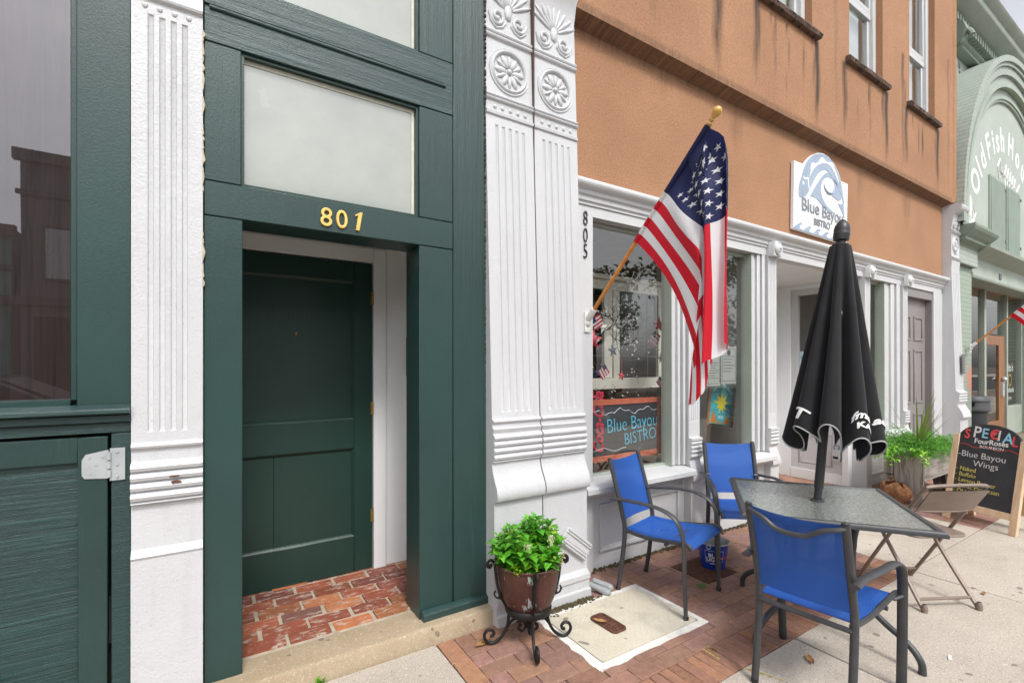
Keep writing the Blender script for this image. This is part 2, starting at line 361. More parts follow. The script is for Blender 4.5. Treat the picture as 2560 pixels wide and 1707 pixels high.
def mat_sling():
    m, n, p, o = nodes('blue_sling_mesh'); v = mapped(n)
    wv = n.nodes.new('ShaderNodeTexWave'); wv.inputs['Scale'].default_value = 190; n.links.new(v, wv.inputs['Vector'])
    w2 = n.nodes.new('ShaderNodeTexWave'); w2.inputs['Scale'].default_value = 190; w2.bands_direction = 'Z'; n.links.new(v, w2.inputs['Vector'])
    f = math_(n, 'MULTIPLY', wv.outputs['Fac'], w2.outputs['Fac'])
    c = ramp(n, f, [(0, (.014,.08,.34)), (.7, (.03,.17,.66))]); c = mix(n, ramp(n, noise(n, v, 5, 4), [(.4, (0,0,0)), (.7, (.25,)*3)]), c, (.03,.13,.42))
    n.links.new(c, p.inputs['Base Color']); p.inputs['Roughness'].default_value = .6; bumpn(n, p, [(f, .3)], .001)
    t = n.nodes.new('ShaderNodeBsdfTransparent'); t.inputs[0].default_value = (.55,.65,.95,1); x = n.nodes.new('ShaderNodeMixShader'); x.inputs[0].default_value = .26
    n.links.new(p.outputs[0], x.inputs[1]); n.links.new(t.outputs[0], x.inputs[2]); n.links.new(x.outputs[0], o.inputs['Surface']); return m
SLING = mat_sling()
def mat_tableglass():
    m, n, p, o = nodes('rain_table_glass'); v = mapped(n, (1, 1, 1)); n.nodes.remove(p)
    t = n.nodes.new('ShaderNodeBsdfRefraction'); t.inputs[0].default_value = (.62,.70,.66,1); t.inputs['Roughness'].default_value = .22; t.inputs['IOR'].default_value = 1.05
    g = n.nodes.new('ShaderNodeBsdfGlossy'); g.inputs['Roughness'].default_value = .05
    h = noise(n, mapped(n, (1,2.2,1)), 34, 2, .5); b = n.nodes.new('ShaderNodeBump'); b.inputs['Strength'].default_value = .7; b.inputs['Distance'].default_value = .006
    n.links.new(h, b.inputs['Height']); n.links.new(b.outputs[0], g.inputs['Normal']); n.links.new(b.outputs[0], t.inputs['Normal'])
    d = n.nodes.new('ShaderNodeBsdfDiffuse'); d.inputs[0].default_value = (.52,.60,.56,1)
    x0 = n.nodes.new('ShaderNodeMixShader'); x0.inputs[0].default_value = .45; n.links.new(t.outputs[0], x0.inputs[1]); n.links.new(d.outputs[0], x0.inputs[2])
    x = n.nodes.new('ShaderNodeMixShader'); x.inputs[0].default_value = .6; n.links.new(x0.outputs[0], x.inputs[1]); n.links.new(g.outputs[0], x.inputs[2])
    n.links.new(x.outputs[0], o.inputs['Surface']); return m
TGLASS = mat_tableglass()
CANVAS = M('black_umbrella_canvas', (.011,.011,.013), .85, .2, 8, .25, 220, sheen=.1, spec=.3)
PIPING = M('grey_piping', (.42,.42,.42), .7, .1); INK = M('white_print', (.8,.8,.78), .7, .1, 40); BLACKP = M('black_paint', (.012,.012,.012), .4, .1)
POLEW = mat_wood('varnished_pole', (.50,.17,.025), (.62,.25,.05), (1,1,1), .35); FINIAL = M('golden_wood_finial', (.55,.30,.05), .3, .15, 20, .05, coat=.5)
GOLD = M('gold_numeral', (.80,.52,.14), .35, .15, 30, .2, 90, .35); PLAST = M('white_bracket_plastic', (.70,.69,.66), .4, .1)
def mat_flag():
    m, n, p, o = nodes('flag_cloth'); a = n.nodes.new('ShaderNodeAttribute'); a.attribute_name = 'Col'; c = a.outputs['Color']
    n.links.new(c, p.inputs['Base Color']); p.inputs['Roughness'].default_value = .7
    bumpn(n, p, [(noise(n, mapped(n), 14, 3), .25)], .01)
    t = n.nodes.new('ShaderNodeBsdfTranslucent'); n.links.new(c, t.inputs[0]); x = n.nodes.new('ShaderNodeMixShader'); x.inputs[0].default_value = .35
    n.links.new(p.outputs[0], x.inputs[1]); n.links.new(t.outputs[0], x.inputs[2]); n.links.new(x.outputs[0], o.inputs['Surface']); return m
FLAG = mat_flag()
SIGNW = M('sign_white', (.80,.81,.82), .4, .03); SIGNB = M('sign_slate_blue', (.30,.37,.47), .5, .12, 6); SIGNG = M('sign_grey_letter', (.22,.24,.27), .5, .05)
CHALKB = M('chalkboard', (.028,.030,.036), .6, .35, 6, .05, chips=(.075,.08,.085), chip_t=.58, chip_s=3)
def chalk(name, c): return M(name, c, .95, .25, 120, .3, 200)
CH_W = chalk('white_chalk', (.75,.75,.75)); CH_B = chalk('blue_chalk', (.10,.55,.75)); CH_R = chalk('red_chalk', (.75,.08,.09)); CH_Y = chalk('yellow_chalk', (.75,.65,.16)); CH_L = chalk('light_blue_chalk', (.30,.62,.80))
REDP = M('red_print', (.62,.03,.07), .6, .1); FRAMER = M('red_orange_frame', (.50,.12,.06), .5, .2, 20)
PINE = mat_wood('pine_frame', (.62,.42,.26), (.72,.53,.36), (1,1,.12), .55, 12, .1)
GREYW = mat_wood('weathered_planter_wood', (.15,.13,.115), (.34,.31,.28), (2.5,2.5,.22), .85, 8, .8); GREYWX = mat_wood('weathered_trough_wood', (.17,.15,.135), (.36,.33,.30), (.2,2.5,2.5), .85, 8, .8)
PLANK = mat_wood('display_floor_planks', (.16,.10,.06), (.32,.22,.14), (.3,2,2), .5, 8)
GREYD = M('grey_door_paint', (.24,.22,.215), .45, .08, 2, .08); TAUPE = M('taupe_stop_paint', (.40,.45,.39), .5, .06, 3, .08)
TANM = M('tan_metal', (.235,.18,.145), .4, .1, 20, .08, metal=.15)
FISHG = M('sage_paint', (.32,.365,.31), .6, .1, 3, .3, 30, chips=(.26,.33,.26), chip_t=.64); FISHD = M('sage_paint_dark', (.21,.265,.21), .6, .1, 3, .2, 30)
def mat_paintbrick(name, base, exposed, cx=0, cz=0):
    m, n, p, o = nodes(name); tc = n.nodes.new('ShaderNodeTexCoord'); sp = n.nodes.new('ShaderNodeSeparateXYZ'); cb = n.nodes.new('ShaderNodeCombineXYZ')
    n.links.new(tc.outputs['Object'], sp.inputs[0]); n.links.new(math_(n, 'ADD', sp.outputs[0], sp.outputs[1]), cb.inputs[0]); n.links.new(sp.outputs[2], cb.inputs[1])
    b = n.nodes.new('ShaderNodeTexBrick'); b.inputs['Scale'].default_value = 1; b.inputs['Brick Width'].default_value = .21; b.inputs['Row Height'].default_value = .072; b.inputs['Mortar Size'].default_value = .005
    b.inputs['Color1'].default_value = (*base, 1); b.inputs['Color2'].default_value = (*sc3(base, .93), 1); b.inputs['Mortar'].default_value = (*sc3(base, .66), 1)
    n.links.new(cb.outputs[0], b.inputs['Vector']); c = b.outputs['Color']; v = mapped(n)
    if exposed:
        vs_ = n.nodes.new('ShaderNodeVectorMath'); vs_.operation = 'DISTANCE'; vs_.inputs[1].default_value = (cx, cz, 0); n.links.new(cb.outputs[0], vs_.inputs[0])
        e = math_(n, 'ADD', vs_.outputs['Value'], math_(n, 'MULTIPLY', noise(n, v, 9, 5), -.44)); c = mix(n, ramp(n, e, [(.0, (1,1,1)), (.04, (0,0,0))]), c, (.55,.24,.17))
    n.links.new(c, p.inputs['Base Color']); p.inputs['Roughness'].default_value = .6
    bumpn(n, p, [(b.outputs['Fac'], -.6), (noise(n, v, 40, 4), .3)], .004); return m
TEAL = M('teal_stucco', (.16,.40,.38), .8, .1); GREYB = mat_paintbrick('grey_painted_brick', (.22,.21,.22), False); GREYT = M('grey_cornice_paint', (.15,.148,.155), .7, .15)
DARK = M('dark_interior', (.035,.03,.028), .9, .4, 2); BEIGE = M('interior_wall', (.52,.47,.40), .8, .2, 1.5); BROWNW = mat_wood('brown_door_wood', (.16,.07,.03), (.30,.14,.06), (1.5,1.5,.15), .45, 9)
BROWNC = mat_wood('brown_blind_wood', (.024,.020,.018), (.055,.044,.038), (3,3,.1), .7, 8); ZINC = M('galvanised_metal', (.55,.58,.57), .4, .15, 14, .1, 40, .5); BLUEP = M('bright_blue_enamel', (.008,.05,.36), .25, .08, 4, .03, coat=.3)
BIN = M('black_bin_plastic', (.02,.021,.023), .5, .15); COIR = M('coir_fibre', (.20,.09,.04), .95, .5, 50, 1., 70, stretch=(1,1,.3), dist=.012)
PVC = M('grey_pvc', (.30,.31,.32), .45, .15, 20, .1); STEEL = M('zinc_hinge', (.50,.53,.55), .38, .1, 10, .05, metal=.4); BRASS = M('worn_brass', (.40,.25,.08), .45, .3, 60, .1, metal=.6)
YELP = M('yellow_paint', (.62,.48,.10), .8, .2, 60)
# ------------------------------------------------------------------ ground, road, pavement
m = MB(); m.poly([(-400,-400,-.17),(400,-400,-.17),(400,400,-.17),(-400,400,-.17)]); m.build('ground', M('far_ground', (.12,.11,.09), .95), kind='structure')
m = MB(); m.poly([(-120,-13.2,-.16),(120,-13.2,-.16),(120,-3.0,-.16),(-120,-3.0,-.16)]); m.build('road', ASPH, kind='structure')
m = MB(); m.box(-120,120,-3.0,-2.85,-.3,-.004); m.box(-120,120,-13.35,-13.2,-.3,-.004); m.build('kerb', CONC, kind='structure', bevel=.01)
m = MB(); m.box(-120,120,-18.2,-13.36,-.3,-.006); m.build('far_pavement', CONC, kind='structure')
m = MB(); m.box(-60,60,-2.84,2.45,-.1,-.012); m.box(9.0,60,2.45,4.6,-.1,-.012); m.box(4.6,6.8,2.45,3.7,-.1,-.012); m.build('pavement_bed', SAND, kind='structure')
g = .004
m = MB()
def slab(x0, x1, y0, y1): m.box(x0+g, x1-g, y0+g, y1-g, -.06, 0)
xs = [-12.0+1.6*i for i in range(7)]+[-.6, 1.03, 2.715, 4.33, 5.97, 7.6, 9.2]+[10.8+1.6*i for i in range(14)]
ys = [-2.84, -1.2, .1, 1.385]
for a, b in zip(xs, xs[1:]):
    for c, d in zip(ys, ys[1:]): slab(a, b, c, d)
    if b <= 1.04: slab(a, b, 1.385, 2.385)
slab(4.38, 5.97, 1.385, 2.05)
m.build('sidewalk', CONC, kind='structure', bevel=.004)
# brick paving: running bond field, border course on the left, soldier course along the kerb side
m = MB(); rng = random.Random(3)
def brick(x0, x1, y0, y1, base=None):
    k = rng.uniform(.82, 1.15); hue = rng.uniform(-.03, .03)
    b = base or (.28, .152, .112)
    col = ((b[0]+hue)*k, (b[1]+hue*.3)*k, b[2]*k*rng.uniform(.85, 1.15)); z = rng.uniform(-.002, .001)
    m.box(x0+.0015, x1-.0015, y0+.0015, y1-.0015, -.05, z, col)
HOLES = ((1.625, 2.455, 1.742, 2.300), (2.895, 3.24, 2.045, 2.37))
def lay(a, b, c, d, k=0):          # a brick, cut round the utility cover and the drain grating
    if b-a < .014 or d-c < .014: return
    if k == len(HOLES): brick(a, b, c, d); return
    hx0, hx1, hy0, hy1 = HOLES[k]
    if b <= hx0 or a >= hx1 or d <= hy0 or c >= hy1: lay(a, b, c, d, k+1); return
    if a < hx0: lay(a, hx0, c, d, k+1)
    if b > hx1: lay(hx1, b, c, d, k+1)
    p, q = max(a, hx0), min(b, hx1)
    if c < hy0: lay(p, q, c, hy0, k+1)
    if d > hy1: lay(p, q, hy1, d, k+1)
def field(x0, x1, y0, y1, off=0):
    y = y0; row = 0
    while y < y1-.02:
        ye = min(y+.1015, y1); x = x0-((row % 2)*.1015)-off
        while x < x1:
            a, b = max(x, x0), min(x+.203, x1); x += .203
            if b-a > .02: lay(a, b, y, ye)
        y = ye; row += 1
y = 2.385
while y > 1.45: brick(1.03, 1.13, y-.203, y, (.40, .20, .125)); y -= .203
field(1.13, 4.38, 1.585, 2.385); 
field(4.38, 9.6, 2.05, 2.66); field(5.97, 9.6, 1.585, 2.05); field(2.2, 4.38, 2.385, 2.66); field(4.72, 6.66, 2.66, 3.62)
x = 1.13
while x < 4.36:
    brick(x, x+.0655, 1.385, 1.585, (.30, .15, .10)); x += .0655
x = 5.97
while x < 9.2: brick(x, x+.0655, 1.385, 1.585, (.29, .15, .105)); x += .0655
m.build('brick_paving', PAVER, kind='structure', bevel=.003)
m = MB(); r2 = random.Random(9)
for (x0, y0, x1, y1, wd) in ((2.20,1.582,2.192,1.48,.004),(2.24,1.58,2.25,1.53,.005),(2.236,1.372,2.27,1.30,.006),(2.27,1.30,2.305,1.22,.004)):
    for i in range(14):
        t = i/14; px, py = x0+(x1-x0)*t, y0+(y1-y0)*t; q = wd*r2.uniform(.5, 1.4)
        m.poly([(px-q, py-q*.6, .003), (px+q*1.3, py-q, .003), (px+q, py+q*.7, .003), (px-q*.8, py+q, .003)])
m.build('road_mark', YELP, kind='structure', recalc=False)
# white mortar collar, cover
m = MB(); r2 = random.Random(2)
for (a, b, c, d) in ((1.615,2.465,1.735,1.778),(1.615,2.465,2.268,2.305),(1.615,1.668,1.778,2.268),(2.428,2.465,1.778,2.268)):
    n = 14
    lo = [(a+(b-a)*i/n, c+r2.uniform(-.008,.008)) if b-a > d-c else (a+r2.uniform(-.008,.008), c+(d-c)*i/n) for i in range(n+1)]
    hi = [(a+(b-a)*i/n, d) if b-a > d-c else (b, c+(d-c)*i/n) for i in range(n+1)]
    for i in range(n): m.prism([lo[i], lo[i+1], hi[i+1], hi[i]], 'z', -.03, .003)
m.build('cover_collar', M('white_mortar', (.68,.66,.62), .9, .15, 20, .4), kind='structure')
t = thing('utility_cover', 'cream rectangular utility cover with a small iron grille set in the brick paving', 'cover', (2.03, 2.02, 0))
m = MB(); c0 = [(1.672,1.782),(2.424,1.782),(2.424,2.264),(1.672,2.264)]
def rrect(x0, x1, y0, y1, r, n=5):
    o = []
    for cx, cy, a0 in ((x1-r, y0+r, -90), (x1-r, y1-r, 0), (x0+r, y1-r, 90), (x0+r, y0+r, 180)):
        o += [(cx+r*math.cos(R(a0+90*i/n)), cy+r*math.sin(R(a0+90*i/n))) for i in range(n+1)]
    return o
m.prism(rrect(1.672,2.424,1.782,2.264,.03), 'z', -.03, .006)
for i in range(37):          # raised tread pattern of the cover
    for j in range(24):
        cx, cy = 1.69+i*.0198, 1.795+j*.0198
        if 1.85 < cx < 2.04 and 1.93 < cy < 2.13: continue
        if (i+j) % 2: m.box(cx, cx+.017, cy+.005, cy+.009, .006, .0072)
        else: m.box(cx+.005, cx+.009, cy, cy+.017, .006, .0072)
m.build('cover_plate', PLATEC, t)
m = MB(); Mx = Matrix.Translation((1.945, 2.03, 0)) @ Matrix.Rotation(R(2), 4, 'Z')
o_ = rrect(-.055,.055,-.105,.105,.03); i_ = rrect(-.043,.043,-.093,.093,.02)
for k in range(len(o_)):
    k2 = (k+1) % len(o_); m.prism([o_[k], o_[k2], i_[k2], i_[k]], 'z', .004, .015)
for k in range(8): m.box(-.043,.043,-.083+k*.0225,-.075+k*.0225,.002,.013)
m.box(-.005,.005,-.093,.093,.002,.0125); m.box(-.045,.045,-.095,.095,.0065,.008); m.xf(Mx); m.build('grille', RUST, t)
t = thing('drain_grating', 'rusty slotted drain grating in the bricks beside the blue bucket', 'grating', (3.06, 2.2, 0))
m = MB(); m.box(2.898,3.237,2.048,2.367,-.05,-.03); m.build('pit', DARK, t); m = MB()
for k in range(17): m.box(2.905+k*.0195, 2.916+k*.0195, 2.05, 2.365, -.03, .002)
for yy in (2.05, 2.20, 2.355): m.box(2.898,3.237,yy,yy+.012,-.03,.0)
m.build('bars', RUST, t)
# recess floor and door step
m = MB(); rs = random.Random(5)
pr = [(2.392, -.08), (2.392, .075), (2.402, .090), (2.43, .096), (2.60, .098), (2.60, -.08)]
m.prism(pr, 'x', -.02, 1.452); m.build('door_step', STEPC, kind='structure', bevel=.006)
m = MB(); m.box(-.1, 1.3, 2.6, 3.5, -.05, .090); m.build('recess_mortar', MORT, kind='structure')
m = MB(); yy = 2.635; row = 0
while yy < 3.42:
    xx = -.12-(row % 2)*.11+rs.uniform(-.02,.02)
    while xx < 1.25:
        L = rs.uniform(.195,.215); b = rs.choice([(.33,.085,.045),(.42,.14,.055),(.24,.07,.05),(.36,.10,.05),(.19,.075,.06),(.46,.17,.07)])
        k = rs.uniform(.6,1.15); z = rs.uniform(.092,.103); j = rs.uniform(-.006,.006)
        x0, x1 = xx, xx+L; y0, y1 = yy+j, yy+.094+j; e = rs.uniform(.003,.008)
        m.prism([(x0+e,y0),(x1-e*rs.random(),y0),(x1,y0+e),(x1,y1-e),(x1-e,y1),(x0+e*rs.random(),y1),(x0,y1-e),(x0,y0+e)], 'z', .06, z, (b[0]*k,b[1]*k,b[2]*k))
        xx += L+rs.uniform(.014,.024)
    yy += .112; row += 1
m.build('recess_brick_floor', OLDBRICK, kind='structure', bevel=.003)
# ------------------------------------------------------------------ corner building, number 801
def fluted(m, x0, x1, yb, prof, nfl, gw, gd, f0, f1, mx=None):
    """front of a pilaster: rows follow prof [(z, yfront)], nfl flutes cut between heights f0 and f1"""
    zs = sorted(set([p[0] for p in prof]+[f0, f0+.004, f0+.016, f1-.016, f1-.004, f1]))
    def yf(z):
        for (a, ya), (b, yb_) in zip(prof, prof[1:]):
            if a <= z <= b: return ya+(yb_-ya)*(z-a)/max(1e-6, b-a)
        return prof[-1][1]
    wd = x1-x0; mg = mx if mx is not None else wd*.16; step = (wd-2*mg)/nfl if nfl else 0
    cols = [(x0, None), (x0, 0)]
    for i in range(nfl):
        c = x0+mg+step*(i+.5); cols += [(c-gw/2, 0), (c-gw*.32, 1), (c, 1.25), (c+gw*.32, 1), (c+gw/2, 0)]
    cols += [(x1, 0), (x1, None)]
    vs = []
    for z in zs:
        k = 0 if z <= f0 or z >= f1 else .45 if (z < f0+.006 or z > f1-.006) else .8 if (z <= f0+.016 or z >= f1-.016) else 1
        for x, d in cols: vs.append((x, yb if d is None else yf(z)+d*gd*k, z))
    n = len(cols); m.add(vs, [(j*n+i, j*n+i+1, (j+1)*n+i+1, (j+1)*n+i) for j in range(len(zs)-1) for i in range(n-1)])
    m.poly([vs[i] for i in range(n)]); m.poly([vs[(len(zs)-1)*n+i] for i in range(n)])
    return yf
def beads(z0, z1, k, y, out, n=5):
    """profile rows for k half-round reeds between z0 and z1"""
    o = []; h = (z1-z0)/k
    for i in range(k):
        for j in range(n):
            a = math.pi*j/(n-1); o.append((z0+h*i+h*.5-h*.46*math.cos(a), y-out*math.sin(a)))
    return o
def rosette(m, x, y, z, r, npet=12, tilt=0):
    Mx = Matrix.Translation((x, y, z)) @ Matrix.Rotation(R(90)+tilt, 4, 'X')
    m.lathe([(r*.86, -.01), (r*.86, .004), (r*.90, .012), (r*.95, .015), (r, .010), (r*1.04, .004), (r*1.10, .006), (r*1.13, -.004)], 36, Mx)
    for i in range(npet):
        a = 2*math.pi*i/npet; d = Vector((math.cos(a), math.sin(a), 0)); L = r*(.34 if i % 2 == 0 else .30); wdt = r*(.15 if i % 2 == 0 else .10)
        m.ball(Mx @ (d*r*.50), 1, (L, wdt, .012), 10, 6, (Mx.to_3x3() @ Matrix.Rotation(a, 3, 'Z')))
    m.ball(Mx @ Vector((0,0,.004)), 1, (r*.13, r*.13, .014), 10, 6, Mx.to_3x3())
def palmette(m, x, y, z, w_, h, tilt=0):
    Mx = Matrix.Translation((x, y, z)) @ Matrix.Rotation(R(90)+tilt, 4, 'X')
    for s_ in (-1, 1):       # the two scrolls
        c = Vector((s_*w_*.25, h*.16, 0)); p = [Mx @ (c+Vector((s_*math.cos(t)*(.17-.016*t)*w_, -math.sin(t)*(.17-.016*t)*w_, .004))) for t in [i*.35 for i in range(27)]]
        m.tube(p, w_*.030, 6)
        m.tube([Mx @ Vector((s_*w_*q, h*e, .003)) for q, e in ((.06,.10),(.14,.02),(.28,-.02),(.40,.06),(.44,.2))], w_*.022, 6)
    for i in range(9):       # the fan of petals
        a = R(-62+15.5*i); d = Vector((math.sin(a), math.cos(a), 0)); L = h*(.30-.05*abs(i-4)/4); 
        m.ball(Mx @ (Vector((0, h*.30, 0))+d*(L+h*.04)), 1, (w_*.042, L*.95, .014), 8, 6, Mx.to_3x3() @ Matrix.Rotation(-a, 3, 'Z'))
    m.ball(Mx @ Vector((0, h*.28, .004)), 1, (w_*.09, h*.13, .014), 8, 6, Mx.to_3x3())
B1 = thing('corner_building', 'corner building with green painted woodwork, white fluted pilasters and a recessed green door numbered 801', 'building', (0, 2.49, 0))
# wall mass behind and above
m = MB(); m.box(-6, -.60, 2.62, 8, 4.4, 7.5); m.box(-.60, 1.735, 2.55, 8, 4.25, 7.5); m.box(-6, 1.735, 3.56, 8, -.1, 4.4); m.build('wall', M('painted_wall', (.30,.32,.31), .8), B1)
# --- left shop window with its bulkhead
sh = MB(); sh.box(-.44, -.272, 2.49, 2.62, 1.335, 4.25); sw = sh.build('window_stile', GREEN, B1, .003)
m = MB(); m.box(-.462, -.44, 2.515, 2.62, 1.36, 4.25); m.box(-2.4, -.462, 2.52, 2.62, 1.335, 1.362); m.build('glazing_bead', GREEN, sw, .003)
m = MB(); m.poly([(-2.4,2.578,1.34),(-.455,2.578,1.34),(-.455,2.578,4.3),(-2.4,2.578,4.3)]); m.build('window_pane', GLASSD, B1)
m = MB(); m.box(-2.5,-.2,2.95,2.97,.4,4.3); m.build('window_backing', BROWNC, B1)
m = MB(); m.box(-2.5,-.28,2.62,2.95,1.25,1.30); m.build('display_floor', PLANK, B1)
m = MB(); m.prism([(2.44,1.305),(2.44,1.325),(2.49,1.34),(2.60,1.34),(2.60,1.305)], 'x', -2.4, -.272); m.prism([(2.47,1.27),(2.47,1.302),(2.60,1.302),(2.60,1.27)], 'x', -2.4, -.272)
m.build('window_sill', GREENH, B1, .004)
m = MB(); m.box(-2.4,-.272,2.492,2.6,1.226,1.268); m.box(-.335,-.272,2.492,2.6,-.05,1.224); m.build('bulkhead_frame', GREENH, B1, .003)
m = MB(); m.box(-1.3,-.436,2.508,2.53,-.05,1.215); bd = m.build('bulkhead_door', GREENP, B1)
m = MB(); m.box(-1.3,-.436,2.488,2.506,1.115,1.214); m.box(-.436,-.346,2.488,2.53,-.05,1.214); m.build('door_rail', GREENV, bd, .003)
m = MB(); m.bar((-.95,2.50,.60),(-.36,2.50,.02),.02,.045,(0,1,0)); m.build('brace', GREENH, bd, .003)
m = MB(); m.prism([(-.342,1.045),(-.415,1.052),(-.423,1.065),(-.423,1.125),(-.412,1.146),(-.342,1.160)], 'y', 2.482, 2.487); m.box(-.338,-.29,2.484,2.4885,1.035,1.165)
for k in range(3): m.tube([(-.34,2.482,1.05+k*.035),(-.34,2.482,1.08+k*.035)], .0075, 10)
for (a, b) in ((-.40,1.135),(-.38,1.105),(-.40,1.07),(-.36,1.135),(-.315,1.15),(-.315,1.10),(-.315,1.05)): m.tube([(a,2.479,b),(a,2.486,b)], .005, 8)
m.build('hinge', STEEL, bd)
m = MB(); m.box(-.338,-.29,2.484,2.4885,-.03,.10); m.build('hinge', STEEL, bd)
# --- white pilaster between the window and the entry
prof = [(-.02,2.462),(.70,2.462),(.712,2.455),(.735,2.475),(.74,2.478),(.925,2.478)]+[(.932,2.455)]+beads(.94,1.10,4,2.462,.020)+[(1.102,2.478),(1.152,2.478)]+beads(1.154,1.178,1,2.472,.012)+[(1.18,2.475),(3.01,2.475)]+beads(3.012,3.04,1,2.47,.012)+[(3.05,2.475),(3.1,2.475)]+beads(3.105,3.14,1,2.47,.018)+[(3.15,2.475),(4.3,2.475)]
m = MB(); fluted(m, -.270, -.024, 2.60, prof, 4, .022, .009, 1.222, 2.955, .045)
for k in range(4): m.ball((-.225+k*.05, 2.474, 2.985), .011, (1,.6,1), 8, 6)
pl = m.build('pilaster', WHITE, B1, angle=30)
m = MB(); r2 = random.Random(4)
for (cx, cz, rx, rz) in ((-.118,1.012,.022,.006),(-.123,1.036,.016,.004)):
    q = [(cx+rx*math.cos(a)*r2.uniform(.6,1.2), 2.4405, cz+rz*math.sin(a)*r2.uniform(.6,1.2)) for a in [i*.52 for i in range(12)]]
    m.prism([(p[0], p[2]) for p in q], 'y', 2.4385, 2.446)
m.build('rust_patch', RUST, pl)
CREAM = M('bare_cream_edge', (.44,.38,.28), .8, .3, 30); z = 1.75; r2 = random.Random(14)      # peeled cream edge of the pilaster
while z < 2.95:
    h = r2.uniform(.015,.09)
    if r2.random() < .6:
        m = MB(); m.prism([(-.026,z),(-.021+r2.uniform(-.003,.004),z+h*.2),(-.020+r2.uniform(-.003,.007),z+h*r2.uniform(.4,.7)),(-.022,z+h),(-.026,z+h)], 'y', 2.474, 2.489); m.build('peeled_chip', CREAM, pl)
    z += h*1.02
# --- entry surround
m = MB(); m.box(-.020,.127,2.49,2.66,0.0,2.158); m.box(-.020,.122,2.49,2.6,2.316,2.925); m.box(-.02,.122,2.49,2.6,3.225,4.25); m.build('entry_stile', GREEN, B1, .003)
m = MB(); m.box(.976,1.178,2.49,2.697,.096,2.158); m.box(.976,1.178,2.49,2.6,2.316,2.925); m.box(.976,1.178,2.49,2.6,3.225,4.25); m.build('entry_stile', GREEN, B1, .003)
m = MB(); m.box(-.020,1.178,2.4885,2.697,2.161,2.313); m.build('lintel', GREEN, B1, .003)
m = MB(); m.box(-.020,1.178,2.4885,2.6,2.928,3.222); m.tube([(.0,2.4865,3.078),(1.13,2.4865,3.078)], .010, 8); m.box(-.02,1.12,2.479,2.49,3.085,3.10); m.build('transom_rail', GREENH, B1, .003)
m = MB(); m.add([(1.181,2.49,.10),(1.40,2.47,.10),(1.385,2.49,4.25),(1.181,2.49,4.25),(1.181,2.6,.10),(1.40,2.6,.10),(1.385,2.6,4.25),(1.181,2.6,4.25)], [(0,1,2,3),(1,5,6,2),(4,0,3,7),(5,4,7,6),(3,2,6,7),(1,0,4,5)]); m.build('entry_post', GREENV, B1, .004)
m = MB(); rr_ = random.Random(8); z = .2       # crumbling sealant along the post
while z < 4.2:
    m.ball((1.389-.003*z/4, 2.483-.003*rr_.random(), z), .012*rr_.uniform(.5,1.1), (.8,.6,1.3), 6, 4); z += rr_.uniform(.012,.04)
m.build('sealant_joint', BLACKP, B1)
m = MB(); m.prism([(2.448,.097),(2.448,.135),(2.475,.148),(2.489,.148),(2.489,.097)], 'x', .985, 1.43); m.build('base_trim', GREENH, B1, .003)
m = MB(); m.prism([(2.445,-.02),(2.445,.05),(2.488,.07),(2.488,-.02)], 'x', -.02, .12); m.build('base_trim', GREENH, B1, .003)
for (z0, z1, nm) in ((2.316,2.925,'transom_window'),(3.225,4.25,'transom_window')):
    m = MB(); e = .012
    m.box(.1225,.135,2.505,2.56,z0,z1); m.box(.963,.9755,2.505,2.56,z0,z1); m.box(.135,.963,2.505,2.56,z1-e,z1); m.box(.135,.963,2.505,2.56,z0,z0+e)
    tw = m.build(nm, GREEND, B1); m = MB(); m.box(.135,.963,2.535,2.545,z0+e,z1-e); m.build('pane', PALE, tw)
    m = MB(); m.box(.137,.961,2.530,2.5345,z1-e-.02,z1-e); m.box(.945,.961,2.530,2.5345,z0+e,z1-e-.02); m.build('putty_edge', M('old_putty', (.60,.60,.52), .6, .1, 20), tw)
# recess shell
m = MB(); m.box(-.10,-.02,2.66,3.56,.06,2.5); m.box(1.26,1.34,2.6,3.56,.06,2.5); m.box(-.10,1.34,2.7,3.56,2.46,2.55); m.build('recess_lining', CASE, B1)
m = MB(); m.box(1.05,1.26,3.315,3.55,.09,2.46); m.box(-.1,1.05,3.315,3.55,2.30,2.46); m.build('recess_back', CASE, B1, .002)
m = MB(); m.box(.958,1.047,3.295,3.5,.09,2.30); m.box(-.1,.958,3.295,3.5,2.203,2.30); m.build('door_casing', CASE, B1, .003)
m = MB(); m.box(1.197,1.25,3.285,3.314,1.42,1.70); m.build('mail_slot', GREYT, B1, .003)
# door 801
m = MB()
m.box(.04,.165,3.31,3.352,.098,2.197); m.box(.83,.952,3.31,3.352,.098,2.197)
for z0, z1 in ((.098,.338),(.935,1.132),(2.064,2.197)): m.box(.165,.83,3.31,3.352,z0,z1)
dr = m.build('entry_door', GREEND, B1, .003)
m = MB(); m.box(.165,.83,3.328,3.345,1.132,2.064); m.build('upper_panel', GREEND, dr)
m = MB(); m.box(.165,.339,3.328,3.345,.338,.935); m.box(.3415,.83,3.328,3.345,.338,.935); m.build('lower_panel', GREEND, dr)
m = MB()
for z0, z1 in ((1.132,2.064),(.338,.935)):
    for a in (.815,): m.prism([(.83,3.312),(.818,3.322),(.812,3.328),(.83,3.328)], 'z', z0, z1)
    m.prism([(3.312,z0),(3.320,z0+.012),(3.328,z0+.017),(3.328,z0)], 'x', .165, .83); m.prism([(3.312,z1),(3.320,z1-.012),(3.328,z1-.017),(3.328,z1)], 'x', .165, .83)
m.build('panel_moulding', GREEND, dr)
for z in (1.96, 1.20, .46):
    m = MB(); m.tube([(.957,3.302,z-.045),(.957,3.302,z+.045)], .008, 8); m.box(.942,.960,3.306,3.309,z-.045,z+.045); m.build('hinge', BRASS, dr)
m = MB(); m.ball((.47,3.327,1.70),.007,(.7,.5,1.6),8,5); m.build('peephole', BRASS, dr)
